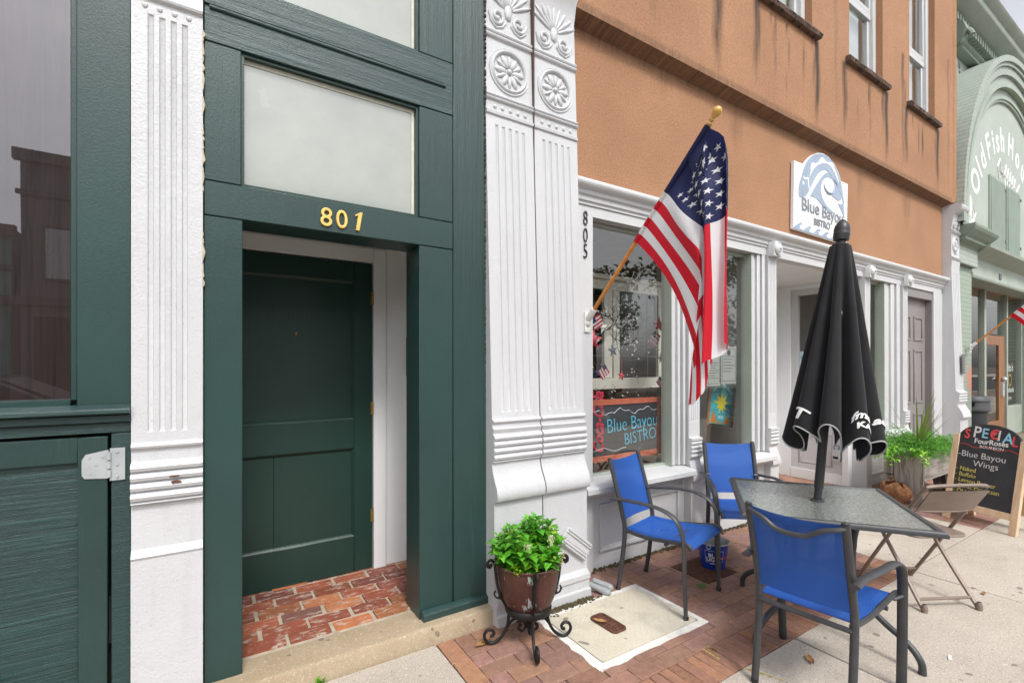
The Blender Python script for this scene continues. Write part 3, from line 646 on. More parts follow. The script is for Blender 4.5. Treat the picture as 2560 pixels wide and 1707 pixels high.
# --- left fluted iron column of the pair (belongs to 801)
def pair_column(name, x0, x1, parent, nfl=5):
    pr_ = [(-.02,2.335),(.055,2.335),(.06,2.352),(.115,2.352),(.12,2.342),(.15,2.342),(.155,2.362),(.175,2.375),(.70,2.378)]
    pr_ += [(.712,2.350),(.725,2.342),(.755,2.340),(.79,2.350),(.83,2.372),(.87,2.392),(.90,2.400),(.925,2.402),(.935,2.385)]+beads(.942,1.095,4,2.39,.018)
    pr_ += [(1.098,2.392),(1.125,2.380),(1.132,2.398),(1.155,2.400)]+beads(1.158,1.182,1,2.398,.014)+[(1.185,2.405)]
    y_ = lambda z: 2.405+.0395*(z-1.185)
    for z in (1.5, 2.0, 2.5, 2.955): pr_.append((z, y_(z)))
    pr_ += [(3.0,y_(3.0)),(3.004,y_(3)-.010),(3.02,y_(3)-.012),(3.026,y_(3)-.002),(3.085,y_(3.08)-.002)]+beads(3.088,3.128,2,y_(3.1)-.004,.014)+[(3.132,y_(3.13)),(3.47,y_(3.47))]+beads(3.474,3.525,2,y_(3.5)-.004,.014)+[(3.53,y_(3.53)),(3.80,y_(3.8)),(3.92,y_(3.9)-.03),(4.0,y_(4)-.08),(4.2,y_(4)-.10)]
    m = MB(); fluted(m, x0, x1, 2.66, pr_, nfl, .024, .009, 1.222, 2.945, .05); c = m.build(name, WHITE, parent, angle=30)
    xc = (x0+x1)/2; tl = -math.atan(.0395)
    m = MB(); rosette(m, xc, y_(3.29)-.002, 3.295, .128, 12, tl); m.build('rosette', WHITE, c, angle=50)
    m = MB(); palmette(m, xc, y_(3.6)-.001, 3.555, (x1-x0)*.92, .40, tl); m.build('palmette', WHITE, c, angle=50)
    for k in range(5):
        m = MB(); m.ball((x0+.06+k*(x1-x0-.12)/4, y_(3.05)-.004, 3.052), .013, (1,.7,1), 8, 6); m.build('bead', WHITE, c)
    return c
pair_column('fluted_column', 1.388, 1.728, B1)
m = MB(); m.box(1.7275,1.7365,2.47,2.6,.0,4.2); m.build('column_joint', M('rusty_joint', (.09,.06,.045), .9), B1)  # dark strip filling the joint between the paired columns
HN = thing('house_number', 'gold numerals 801 on the green lintel above the recessed door', 'house number', (.555, 2.489, 2.18))
m = MB(); o1 = [(-.012,0),(.006,0),(.020,.088),(.022,.094),(.010,.094),(-.014,.078),(-.014,.070),(.000,.078)]; m.prism([(.643+p[0], 2.187+p[1]) for p in o1], 'y', 2.479, 2.4885); m.build('numeral', GOLD, HN, .001)
for ch, xx in (('8', .487), ('0', .563)):
    text(ch, .128, 'numeral', GOLD, HN, wallM(xx, 2.484, 2.187, R(-2 if ch == '8' else 1)), .004, -.001, shear=.10 if ch == '1' else 0, sx=.95, bevel=.002)
# ------------------------------------------------------------------ bistro building (orange stucco over a white shopfront)
B2 = thing('bistro_building', 'orange stucco building with a white wooden shopfront and tall upstairs windows', 'building', (2.2, 2.62, 0))
pair_column('fluted_column', 1.737, 2.09, B2)
rg = random.Random(21)
def stucco_grid(m, x0, x1, z0, z1, y, st, step=.04):
    nx, nz = max(1, int((x1-x0)/step)), max(1, int((z1-z0)/step)); base = len(m.v)
    m.grid(lambda u, v: (x0+(x1-x0)*u, y, z0+(z1-z0)*v), nx, nz)
    m.w = (m.w or [0]*base); m.w += [0]*(base-len(m.w))
    for p in m.v[base:]: m.w.append(min(1, st(p[0], p[2])))
def streak(lst):
    def f(x, z):
        s = 0
        for cx, wd, zt, zb, k in lst:
            if zb-.15 < z <= zt: s = max(s, k*math.exp(-((x-cx-.012*math.sin(z*9+cx))/wd)**2)*min(1, (z-zb+.15)/.5)*(0.55+.45*(z-zb)/(zt-zb)))
        return s
    return f
WINX = [(4.34,5.24),(6.06,6.94),(7.76,8.66)]; WZ0, WZ1 = 4.93, 7.0; YU = 2.49
drips = []
for a, b in WINX:
    drips += [(a-.10,.055,4.85,4.0,.75),(b+.11,.045,4.85,3.95,1.0),(b+.02,.02,4.85,4.2,.6)]+[(rg.uniform(a,b),.018,4.84,rg.uniform(3.95,4.4),rg.uniform(.4,.75)) for _ in range(4)]
drips += [(2.85,.05,6,3.95,.45),(3.66,.07,6,3.95,.95),(3.68,.03,4.7,3.95,.6),(5.75,.06,5.5,3.95,.3),(7.55,.05,5.5,3.95,.55),(7.62,.03,5.2,3.95,.45),(9.2,.05,6,3.95,.4)]
sf = streak(drips)
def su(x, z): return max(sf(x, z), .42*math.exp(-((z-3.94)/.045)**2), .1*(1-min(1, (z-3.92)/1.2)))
m = MB()
xs_ = [1.95]+[q for w_ in WINX for q in w_]+[9.56]
stucco_grid(m, 1.95, 9.56, 3.92, WZ0, YU, su)
for i in range(0, len(xs_), 2): stucco_grid(m, xs_[i], xs_[i+1], WZ0, WZ1, YU, su)
stucco_grid(m, 1.95, 9.56, WZ1, 8.2, YU, su, .3)
k0 = len(m.v)
m.poly([(1.95,YU,3.92),(9.56,YU,3.92),(9.56,2.60,3.88),(1.95,2.60,3.88)]); m.poly([(9.56,YU,3.92),(9.56,YU,8.2),(9.56,8,8.2),(9.56,8,3.9)]); m.poly([(1.95,YU,3.9),(1.95,YU,8.2),(1.95,8,8.2),(1.95,8,3.9)]); m.poly([(1.95,YU,8.2),(9.56,YU,8.2),(9.56,8,8.2),(1.95,8,8.2)])
for a, b in WINX:
    m.poly([(a,YU,WZ0),(a,YU,WZ1),(a,2.66,WZ1),(a,2.66,WZ0)]); m.poly([(b,YU,WZ0),(b,YU,WZ1),(b,2.66,WZ1),(b,2.66,WZ0)]); m.poly([(a,YU,WZ1),(b,YU,WZ1),(b,2.66,WZ1),(a,2.66,WZ1)]); m.poly([(a,YU,WZ0),(b,YU,WZ0),(b,2.66,WZ0),(a,2.66,WZ0)])
m.w += [0.45 if p[2] < 3.95 else 0 for p in m.v[k0:]]  # underside of the ledge toned darker
m.build('upper_wall', STUCCO, B2)
m = MB(); m.w = []
stucco_grid(m, 2.03, 9.345, 2.78, 3.91, 2.60, lambda x, z: max(.40*math.exp(-((3.90-z)/.10)**2), .12*math.exp(-((z-2.82)/.05)**2), streak([(4.1,.12,3.9,3.3,.35),(3.1,.2,3.9,3.5,.3),(6.6,.15,3.9,3.2,.3),(8.0,.2,3.9,3.2,.3),(5.2,.05,3.9,3.55,.3)])(x, z)), .06)  # streaks, plus darker bands just below the ledge and just above the cornice
m.build('frieze_wall', STUCCO, B2)
m = MB(); m.prism([(9.38,2.49),(9.41,2.472),(9.44,2.49)], 'z', 3.93, 8.2); m.build('stucco_rib', STUCCO, B2)
for a, b in WINX:
    m = MB(); fw = .085
    m.box(a,a+fw,2.56,2.64,WZ0,WZ1); m.box(b-fw,b,2.56,2.64,WZ0,WZ1); m.box(a+fw,b-fw,2.56,2.64,WZ0,WZ0+.05); m.box(a+fw,b-fw,2.56,2.64,WZ1-.08,WZ1)
    f = m.build('sash_window', TRIM, B2, .004); m = MB(); zm = 5.76; t_ = .05
    m.box(a+fw,b-fw,2.585,2.635,zm-.04,zm+.04)
    for z0, z1, yy in ((WZ0+.05, zm-.04, 2.60), (zm+.04, WZ1-.08, 2.585)):
        m.box(a+fw,a+fw+t_,yy,yy+.04,z0,z1); m.box(b-fw-t_,b-fw,yy,yy+.04,z0,z1); m.box(a+fw+t_,b-fw-t_,yy,yy+.04,z0,z0+.05)
    m.build('sash', TRIM, f, .003); m = MB(); m.poly([(a+fw+t_,2.62,WZ0+.1),(b-fw-t_,2.62,WZ0+.1),(b-fw-t_,2.62,WZ1-.08),(a+fw+t_,2.62,WZ1-.08)]); m.build('pane', GLASSU, f)
    m = MB(); m.box(a+.02,b-.02,2.70,2.71,WZ0,WZ1); m.build('blind', M('pale_blind', (.62,.66,.64), .8, .1, 4), f)
    m = MB(); x0, x1 = a-.09, b+.10; rw_ = random.Random(int(a*10)); n = 16
    for i in range(n):
        xa, xb = x0+(x1-x0)*i/n, x0+(x1-x0)*(i+1)/n; 
        m.prism([(2.44+rw_.uniform(-.006,.006),4.865),(2.425+rw_.uniform(-.004,.004),4.895),(2.44,4.925),(2.56,4.935),(2.56,4.865)], 'x', xa, xb)
    m.build('window_sill', STONE, f)
# --- shopfront woodwork
YB = 2.62
m = MB()
cor = [(2.60,2.645),(2.592,2.645),(2.592,2.665),(2.578,2.672),(2.578,2.700),(2.56,2.712),(2.555,2.735),(2.53,2.748),(2.515,2.765),(2.512,2.782),(2.52,2.800),(2.60,2.815)]
m.prism(cor, 'x', 2.09, 9.40); m.build('cornice', TRIM, B2)
m = MB(); m.box(2.09,9.33,2.602,2.68,2.57,2.643); m.build('head_board', TRIM, B2)
m = MB(); m.box(2.05,2.345,2.60,2.74,0,2.57); m.build('number_board', TRIM, B2, .003)
def smallpil(x0, x1):
    pr_ = [(-.02,2.56),(.40,2.56),(.52,2.555),(.53,2.535),(.55,2.53),(.60,2.542),(.66,2.565),(.70,2.575)]+beads(.72,.86,4,2.565,.016)+[(.865,2.55),(.885,2.55),(.89,2.58),(2.55,2.58),(2.62,2.575),(2.70,2.57)]
    m = MB(); fluted(m, x0, x1, 2.72, pr_, 4, .014, .006, 1.02, 2.535, .02); p = m.build('pilaster', TRIM, B2, angle=30)
    xc = (x0+x1)/2; m = MB(); Mx = Matrix.Translation((xc,2.575,2.63)) @ Matrix.Rotation(R(90),4,'X')
    m.prism([(xc-.075,2.555),(xc+.075,2.555),(xc+.075,2.66),(xc+.05,2.70),(xc-.05,2.70),(xc-.075,2.66)], 'y', 2.525, 2.58)
    m.lathe([(.068,0),(.068,.055),(.06,.065),(.05,.060),(.044,.068),(.03,.075),(.018,.075),(.012,.085),(.001,.086)], 24, Mx); m.build('roundel', TRIM, p)
for a, b in ((3.392,3.536),(4.590,4.735),(6.69,6.834),(7.83,7.98)): smallpil(a, b)
def display(x0, x1, xf, z0=.66, z1=2.57, yg=2.70, name='display_window'):
    m = MB(); m.box(xf,xf+.012,2.622,yg+.03,z0,z1); m.box(x0-.02,x0-.002,2.63,yg+.03,z0,z1); m.box(x0,x1,yg-.012,yg+.03,z0,z0+.02); m.box(x0,x1,yg-.012,yg+.03,z1-.03,z1)
    f = m.build(name, TAUPE, B2, .002); m = MB(); m.poly([(x0,yg,z0+.02),(x1,yg,z0+.02),(x1,yg,z1-.03),(x0,yg,z1-.03)]); m.build('pane', GLASS, f); return f
d1 = display(2.347, 3.228, 3.228); d2 = display(3.540, 4.378, 4.378); d3 = display(6.838, 7.364, 7.364)
for a, b in ((3.242,3.390),(4.392,4.588),(7.378,7.828)):
    m = MB(); w3 = b-a
    m.box(a,b,2.64,2.74,.66,2.57)
    for q, yy in ((0,2.63),(.38,2.615),(.70,2.60)): m.box(a+w3*q, a+w3*(q+.22), yy, 2.64, .665, 2.568)
    m.build('window_trim', TRIM, B2, .004)
for a, b in ((2.20,3.375),(3.52,4.575),(6.82,7.85)):
    m = MB(); m.prism([(2.70,.665),(2.50,.642),(2.488,.632),(2.486,.600),(2.50,.590),(2.53,.582),(2.545,.560),(2.58,.552),(2.70,.552)], 'x', a, b); m.build('window_sill', TRIM, B2)
for a, b in ((2.09,3.39),(3.536,4.59),(6.834,7.83)):
    m = MB(); m.box(a,b,2.625,2.72,-.02,.552); s_ = m.build('stall_riser', TRIM, B2); m = MB()
    x0, x1 = max(a,2.36)+.06, b-.08; fr = [(x0,x1,.125,.145),(x0,x1,.455,.475)]
    for q in fr: m.box(q[0],q[1],2.605,2.627,q[2],q[3]); m.box(q[0]+.02,q[1]-.02,2.615,2.627,q[2]+(.02 if q[2]<.3 else -.01),q[3]+(.01 if q[2]<.3 else -.02))
    for q in (x0, x1-.02): m.box(q,q+.02,2.605,2.627,.145,.455)
    m.build('panel_moulding', TRIM, s_, .003)
m = MB(); r2 = random.Random(6)     # rotten lower edge of the stall riser boards
# --- recess
m = MB(); m.box(4.737,6.69,2.68,3.75,2.56,2.62); m.build('recess_ceiling', CASE, B2)
m = MB(); m.box(4.60,4.735,2.72,3.62,0,2.56); m.build('recess_side', CASE, B2)
m = MB(); m.box(4.735,6.75,3.62,3.70,0,2.56); m.build('recess_back', CASE, B2)
m = MB(); m.prism([(6.60,2.72),(6.60,2.79),(6.75,2.79),(6.75,2.72)], 'z', 0, 2.56); m.box(6.62,6.75,3.42,3.62,0,2.56); m.box(6.62,6.75,2.79,3.42,2.50,2.56); m.box(6.62,6.75,2.79,3.42,0,.13); m.build('recess_jamb', CASE, B2, .004)
m = MB(); xw = 6.64
m.box(xw,xw+.05,2.79,2.91,.13,2.5); m.box(xw,xw+.05,3.33,3.42,.13,2.5); m.box(xw,xw+.05,2.91,3.33,2.42,2.5); m.box(xw,xw+.05,2.91,3.33,.60,.72); m.box(xw,xw+.05,2.91,3.33,.13,.20); m.box(xw+.015,xw+.03,2.91,3.33,.20,.60)
dd = m.build('bistro_door', TRIM, B2, .004)
m = MB()
for q in ((2.93,3.31,.215,.235),(2.93,3.31,.565,.585),(2.93,2.95,.235,.565),(3.29,3.31,.235,.565)): m.box(xw+.002,xw+.015,*q)
m.build('kick_panel_moulding', TRIM, dd, .003)
m = MB(); m.poly([(xw+.02,2.91,.72),(xw+.02,3.33,.72),(xw+.02,3.33,2.42),(xw+.02,2.91,2.42)]); m.build('pane', GLASS, dd)
# upstairs door
m = MB(); m.box(8.0,9.0,2.70,2.74,0,2.45); gd = m.build('street_door', GREYD, B2); m = MB()
for x0, x1, z0, z1 in ((8.12,8.44,1.85,2.2),(8.56,8.88,1.85,2.2),(8.12,8.44,.95,1.72),(8.56,8.88,.95,1.72),(8.12,8.44,.2,.8),(8.56,8.88,.2,.8)):
    for q in ((x0,x1,z0,z0+.03),(x0,x1,z1-.03,z1),(x0,x0+.03,z0+.03,z1-.03),(x1-.03,x1,z0+.03,z1-.03)): m.box(q[0],q[1],2.685,2.70,q[2],q[3])
m.build('panel_moulding', GREYD, gd, .003)
m = MB(); m.box(9.0,9.02,2.622,2.74,0,2.57); m.box(7.982,9.0,2.622,2.74,2.45,2.57); m.build('door_reveal', GREYD, B2)
m = MB(); m.box(9.02,9.36,2.60,2.74,0,2.57); m.build('door_casing', TRIM, B2, .004)
# far iron column with bracket capital
pr_ = [(-.02,2.36),(.14,2.36),(.16,2.40),(.70,2.40),(.72,2.36),(.80,2.38),(.90,2.43)]+beads(.94,1.10,4,2.42,.016)+[(1.12,2.45),(2.95,2.50)]+beads(3.08,3.12,2,2.49,.016)+[(3.14,2.50),(3.46,2.50)]+beads(3.48,3.52,2,2.49,.016)+[(3.54,2.50),(3.75,2.47),(3.80,2.40),(3.84,2.38),(3.88,2.38),(3.90,2.44)]
m = MB(); fluted(m, 9.365, 9.72, 2.62, pr_, 4, .022, .008, 1.22, 2.9, .05); fc = m.build('fluted_column', WHITE, B2, angle=30)
m = MB(); rosette(m, 9.54, 2.498, 3.30, .12); palmette(m, 9.54, 2.49, 3.56, .3, .25); m.build('rosette', WHITE, fc)
# interior shell
m = MB(); m.box(2.1,9.3,6.0,6.1,0,3.0); m.box(2.0,2.1,2.8,6.0,0,3); m.box(9.3,9.4,2.8,6.0,0,3); m.box(2.1,9.3,2.76,6.0,2.9,3.0); m.build('interior_wall', BEIGE, B2)
m = MB(); m.box(2.1,9.3,3.7,6.0,-.02,.0); m.box(2.345,4.6,2.74,3.35,.60,.645); m.box(6.84,7.98,2.74,3.2,.60,.645); m.build('interior_floor', PLANK, B2)
HN2 = thing('house_number', 'thin black numerals 805 stacked down the white board beside the window', 'house number', (2.24, 2.6, 2.26))
for ch, z in (('8',2.497),('0',2.375),('5',2.262)): text(ch, .150, 'numeral', BLACKP, HN2, wallM(2.268, 2.594, z), .003, -.002, sx=.62)
# plaque, lock box
t = thing('wall_plaque', 'small dark metal plaque on the far white column', 'plaque', (9.66,2.44,1.55)); m = MB(); m.box(9.575,9.70,2.425,2.44,1.37,1.66); m.build('plate', GREYT, t, .003)
m = MB()
for k in range(6): m.box(9.59,9.685,2.422,2.425,1.40+k*.042,1.412+k*.042)
m.build('lettering', M('plaque_letter', (.3,.28,.25), .6), t)
t = thing('lock_box', 'grey key lock box hanging on the stile of the bistro door', 'lock box', (6.62,2.85,.38))
m = MB(); m.prism(rrect(2.81,2.90,.30,.44,.015), 'x', 6.585, 6.637); m.build('case', STEEL, t, .003); m = MB(); m.tube(cr([(6.61,2.83,.44),(6.61,2.83,.49),(6.61,2.88,.49),(6.61,2.88,.44)],5), .006, 6); m.build('shackle', GREYT, t); m = MB(); m.box(6.582,6.585,2.825,2.885,.33,.36); m.build('button_pad', BLACKP, t)
# ------------------------------------------------------------------ sage green building with the big arch
B3 = thing('arched_building', 'sage green painted building with a tall arched front and bracketed cornice at the far end', 'building', (9.8, 2.6, 0))
PB = mat_paintbrick('sage_painted_brick', (.31,.375,.30), True, 10.72+2.60, 1.25); PBP = mat_paintbrick('sage_painted_wall', (.35,.395,.345), False)
XC, ZS = 12.86, 3.78; YW = 2.85
for x0, x1 in ((9.86,10.70),(15.4,15.85)):
    m = MB(); m.box(x0,x1,2.60,3.3,-.1,3.12); m.build('pier', PB, B3)
for x0, x1 in ((9.84,10.72),(15.38,15.87)):
    m = MB(); m.prism([(2.62,3.10),(2.53,3.10),(2.525,3.14),(2.53,3.15),(2.53,3.36),(2.62,3.36)], 'x', x0, x1); m.build('pier_neck', PBP, B3)
for x0, x1 in ((9.80,10.80),(15.3,15.9)):
    m = MB(); pf = [(.0,3.36),(.02,3.40),(.10,3.43),(.10,3.47),(.14,3.50),(.20,3.56),(.22,3.60),(.22,3.64),(0,3.66)]
    for i in range(len(pf)-1):
        (a, za), (b, zb) = pf[i], pf[i+1]
        m.add([(x0-a*.5,2.53-a,za),(x1+a*.5,2.53-a,za),(x1+b*.5,2.53-b,zb),(x0-b*.5,2.53-b,zb),(x0-a*.5,2.7,za),(x1+a*.5,2.7,za),(x1+b*.5,2.7,zb),(x0-b*.5,2.7,zb)], [(0,1,2,3),(1,5,6,2),(4,0,3,7)])
    m.build('capital', FISHD, B3)
# wall with arch recess: ring of quads from arch out to the rectangle
RO = 3.30
m = MB(); N = 48
def wall_edge(a):
    dx, dz = math.cos(a), math.sin(a); k = min((3.06/abs(dx)) if abs(dx) > 1e-6 else 99, (3.0/dz) if dz > 1e-6 else 99); k = max(k, 3.0); return (XC+dx*k, ZS+dz*k)
m.poly([(9.80,YW,6.5),(15.9,YW,6.5),(15.9,YW,7.4),(9.80,YW,7.4)]); m.poly([(9.80,YW,3.64),(10.3,YW,3.64),(10.3,YW,6.6),(9.8,YW,6.6)]); m.poly([(15.4,YW,3.64),(15.9,YW,3.64),(15.9,YW,6.6),(15.4,YW,6.6)])
m.add([(9.8,YW+.004,5.2),(15.9,YW+.004,5.2),(15.9,YW+.004,6.6),(9.8,YW+.004,6.6)], [(0,1,2,3)])
m.poly([(9.8,YW,3.64),(9.8,8,3.64),(9.8,8,7.4),(9.8,YW,7.4)]); m.poly([(15.9,YW,0),(15.9,8,0),(15.9,8,7.4),(15.9,YW,7.4)]); m.poly([(9.8,YW,7.4),(15.9,YW,7.4),(15.9,8,7.4),(9.8,8,7.4)])
m.build('wall', PBP, B3)
m = MB(); pts = [(XC+2.66*math.cos(math.pi*i/N), ZS+2.66*math.sin(math.pi*i/N)) for i in range(N+1)]; pts = [(XC+2.66,3.5)]+pts+[(XC-2.66,3.5)]
m.prism(pts, 'y', 2.596, 2.61); m.build('tympanum', M('sage_plaster', (.375,.42,.372), .7, .08, 2, .2, 30), B3)
def arch(m, ri, ro, y0, y1, z0=3.66):
    vs = []; fs = []
    A = [(None, z0)]+[(math.pi*i/N, None) for i in range(N+1)]+[(None, z0)]
    for k, (a, zz) in enumerate(A):
        for r, y in ((ri,y1),(ri,y0),(ro,y0),(ro,y1)):
            if a is None: s_ = 1 if k == 0 else -1; vs.append((XC+s_*r, y, zz))
            else: vs.append((XC+r*math.cos(a), y, ZS+r*math.sin(a)))
    for k in range(len(A)-1):
        for j in range(4): fs.append((k*4+j, k*4+(j+1) % 4, (k+1)*4+(j+1) % 4, (k+1)*4+j))
    m.add(vs, fs)
m = MB(); arch(m, 3.02, 3.16, 2.46, 2.86); arch(m, 3.16, 3.22, 2.43, 2.86); arch(m, 3.22, 3.32, 2.40, 2.86); m.build('outer_arch', PBP, B3, angle=30)
m = MB(); arch(m, 2.88, 3.02, 2.505, 2.8); arch(m, 2.82, 2.9, 2.48, 2.78); m.build('middle_arch', FISHG, B3, angle=30)
m = MB(); arch(m, 2.60, 2.84, 2.56, 2.75); arch(m, 2.64, 2.70, 2.54, 2.74); m.build('inner_arch', FISHG, B3, angle=30)
for x0, x1 in ((11.62,12.46),(12.66,13.46)):
    m = MB(); m.box(x0,x1,2.560,2.595,3.52,4.82); s_ = m.build('shutter', FISHD, B3, .004)
    m = MB(); m.box(x0-.04,x0-.002,2.572,2.595,3.5,4.84); m.box(x1+.002,x1+.04,2.572,2.595,3.5,4.84); m.box(x0,x1,2.572,2.595,4.822,4.86); m.build('frame', FISHG, s_)
    m = MB()
    for zz in (3.75,4.70): m.box(x1-.03,x1+.05,2.55,2.56,zz,zz+.05)
    m.build('hinge', GREYT, s_)
# bracket pilaster, entablature, dentils, crown cornice
m = MB(); m.box(9.82,10.1,2.70,2.85,4.9,6.25); m.box(9.80,10.14,2.67,2.85,6.25,6.32); m.box(9.78,10.17,2.64,2.85,6.34,6.42); m.box(9.8,10.13,2.67,2.85,4.86,4.9); m.build('upper_pilaster', FISHG, B3)
m = MB(); p = [Vector((9.98, 2.58-(.16-.018*t)*math.cos(t), 6.62+(.16-.018*t)*math.sin(t))) for t in [i*.3 for i in range(26)]]; m.tube(p, .04, 8); m.prism([(2.85,6.42),(2.55,6.55),(2.46,6.72),(2.5,6.86),(2.85,6.9)], 'x', 9.86, 10.1); m.build('scroll_bracket', FISHD, B3)
m = MB(); m.prism([(2.85,6.22),(2.81,6.22),(2.80,6.26),(2.82,6.28),(2.82,6.30),(2.85,6.3)], 'x', 10.14, 11.6); m.build('string_moulding', FISHG, B3)
m = MB(); m.prism([(2.85,6.86),(2.72,6.86),(2.72,6.90),(2.68,6.92),(2.66,7.10),(2.55,7.12),(2.50,7.18),(2.42,7.22),(2.40,7.25),(2.40,7.32),(2.32,7.38),(2.30,7.42),(2.85,7.46)], 'x', 9.75, 16); co = m.build('crown_cornice', FISHG, B3)
m = MB(); x = 9.82
while x < 15.9: m.box(x, x+.07, 2.58, 2.70, 6.96, 7.08); x += .125
m.build('dentil_row', FISHD, co)
m = MB(); x = 10.35
while x < 15.8:
    m.ball((x,2.84,6.72),.05,(.6,.3,1),8,5); m.ball((x,2.84,6.62),.028,(.8,.4,1),8,5); x += .36
m.build('drop_ornament', FISHD, co)
# shopfront entablature
m = MB(); m.prism([(2.9,3.20),(2.60,3.20),(2.60,3.30),(2.54,3.33),(2.44,3.38),(2.38,3.42),(2.37,3.47),(2.62,3.56),(2.9,3.56)], 'x', 10.72, 15.38); m.prism([(2.9,2.96),(2.60,2.96),(2.585,2.98),(2.585,3.03),(2.60,3.05),(2.60,3.20),(2.9,3.20)], 'x', 10.702, 15.398); m.build('shop_cornice', FISHG, B3)
m = MB(); m.box(12.23,12.36,2.588,2.60,3.07,3.17); m.build('vent', GREYT, B3)
for x0, x1 in ((12.72,12.82),(14.22,14.30),(15.36,15.44)):
    m = MB(); m.box(x0,x1,2.90,2.99,0,2.96); m.build('shop_post', FISHG, B3, .004)
m = MB(); m.box(14.3,15.36,2.90,2.99,0,.62); m.build('low_panel', FISHG, B3, .004); m = MB(); m.box(10.7,12.72,2.90,2.99,0,.45); m.build('low_panel', FISHG, B3, .004)
m = MB(); m.poly([(10.7,2.95,.45),(12.72,2.95,.45),(12.72,2.95,2.96),(10.7,2.95,2.96)]); m.build('shop_pane', GLASS, B3); m = MB(); m.poly([(14.3,2.95,.62),(15.36,2.95,.62),(15.36,2.95,2.96),(14.3,2.95,2.96)]); m.build('shop_pane', GLASS, B3)
m = MB(); m.poly([(12.82,2.95,2.12),(14.22,2.95,2.12),(14.22,2.95,2.96),(12.82,2.95,2.96)]); m.build('shop_pane', GLASS, B3)
m = MB(); m.box(9.9,15.9,2.62,4.2,2.962,3.02); m.build('entry_ceiling', mat_wood('ceiling_boards', (.28,.15,.07), (.40,.23,.12), (.2,3,1), .5, 9), B3)
m = MB(); m.box(9.9,15.8,4.2,4.3,0,3.0); m.build('back_wall', mat_paintbrick('reflected_brick', (.12,.10,.085), False), B3); m = MB(); m.box(9.86,10.0,3.3,4.2,0,2.96); m.build('interior_shell', DARK, B3); m = MB(); m.box(15.7,15.85,3.3,4.2,0,2.96); m.build('interior_shell', DARK, B3)  # brick colour of the back wall stands in for brick reflected in the panes
m = MB(); m.box(12.84,12.98,2.93,2.98,0,2.10); m.box(13.80,14.20,2.93,2.98,0,2.10); m.box(12.98,13.80,2.93,2.98,1.90,2.10); m.box(12.98,13.80,2.93,2.98,0,.35); d = m.build('shop_door', BROWNW, B3, .004)
m = MB(); m.poly([(12.98,2.955,.35),(13.8,2.955,.35),(13.8,2.955,1.9),(12.98,2.955,1.9)]); m.build('pane', GLASS, d); m = MB(); m.box(13.92,14.06,2.90,2.93,.85,1.15); m.ball((13.98,2.89,1.20),.05); m.build('handle', STEEL, d)
m = MB(); m.box(11.05,11.30,3.02,3.10,0,2.15); m.build('door_post', BROWNW, B3)
sg = thing('window_poster', 'black poster with white script and a gold oval in the sage shop window', 'poster', (14.8,3.0,.9))
m = MB(); m.box(14.34,15.30,2.99,3.0,.66,1.62); m.build('sheet', BLACKP, sg); text("Tito's", .24, 'lettering', INK, sg, wallM(14.82,2.985,1.36,0), .002, .004, shear=.2); text('handmade', .16, 'lettering', INK, sg, wallM(14.82,2.985,.90,0), .002, .002, shear=.25); text('VODKA', .09, 'lettering', INK, sg, wallM(14.82,2.985,.74,0), .002)
m = MB(); m.lathe([(.135,0),(.14,.008),(.12,.012),(.10,.008)], 24, Matrix.Translation((14.82,2.985,1.17)) @ Matrix.Rotation(R(90),4,'X')); m.build('oval', GOLD, sg)
# painted lettering of the arch
al = thing('painted_lettering', 'white painted arched lettering and fish bone drawing on the sage tympanum', 'lettering', (12.8, 2.59, 5.5))
LC = (12.75, 3.55)
for ch, deg in zip('OldFishHouse', (151,142,134,123,114.5,107.5,99,84,71,59.5,49,39)):
    a = R(deg); r_ = 1.93
    text(ch, .62, 'letter', INK, al, Matrix.Translation((LC[0]+r_*math.cos(a), 2.5945, LC[1]+r_*math.sin(a))) @ Matrix.Rotation(R(90),4,'X') @ Matrix.Rotation(a-math.pi/2,4,'Z'), .001, .012, sx=.84)
def strokes(m, lst, y, r):
    for l in lst: m.tube([(p[0], y, p[1]) for p in l], r, 5)
m = MB(); c0 = Vector((12.55, 5.0)); mk = lambda *q: [(c0.x+a, c0.y+b) for a, b in q]
strokes(m, [mk((-.45,.1),(.75,-.15)), mk((-.45,.1),(-.3,.28),(-.15,.04),(-.35,-.08),(-.45,.1)), mk((.75,-.15),(1.0,.05)), mk((.75,-.15),(.92,-.45))]+[mk((k,.04-.2*k-.0),(k+.08,.25-.25*k)) for k in (.0,.15,.3,.45,.6)]+[mk((k,.0-.2*k),(k+.03,-.22-.12*k)) for k in (.0,.15,.3,.45,.6)], 2.595, .016); m.build('fish_bone', INK, al)
m = MB(); c0 = Vector((10.55, 3.95)); strokes(m, [mk((0,-.35),(.05,.35)), mk((.05,.35),(.32,.10)), mk((0,-.35),(.32,.10)), mk((.05,.35),(.12,-.15)), mk((.05,.35),(.22,-.02)), mk((0,.0),(.2,.0)), mk((.02,-.15),(.26,.02))], 2.595, .014); m.build('net_drawing', INK, al)
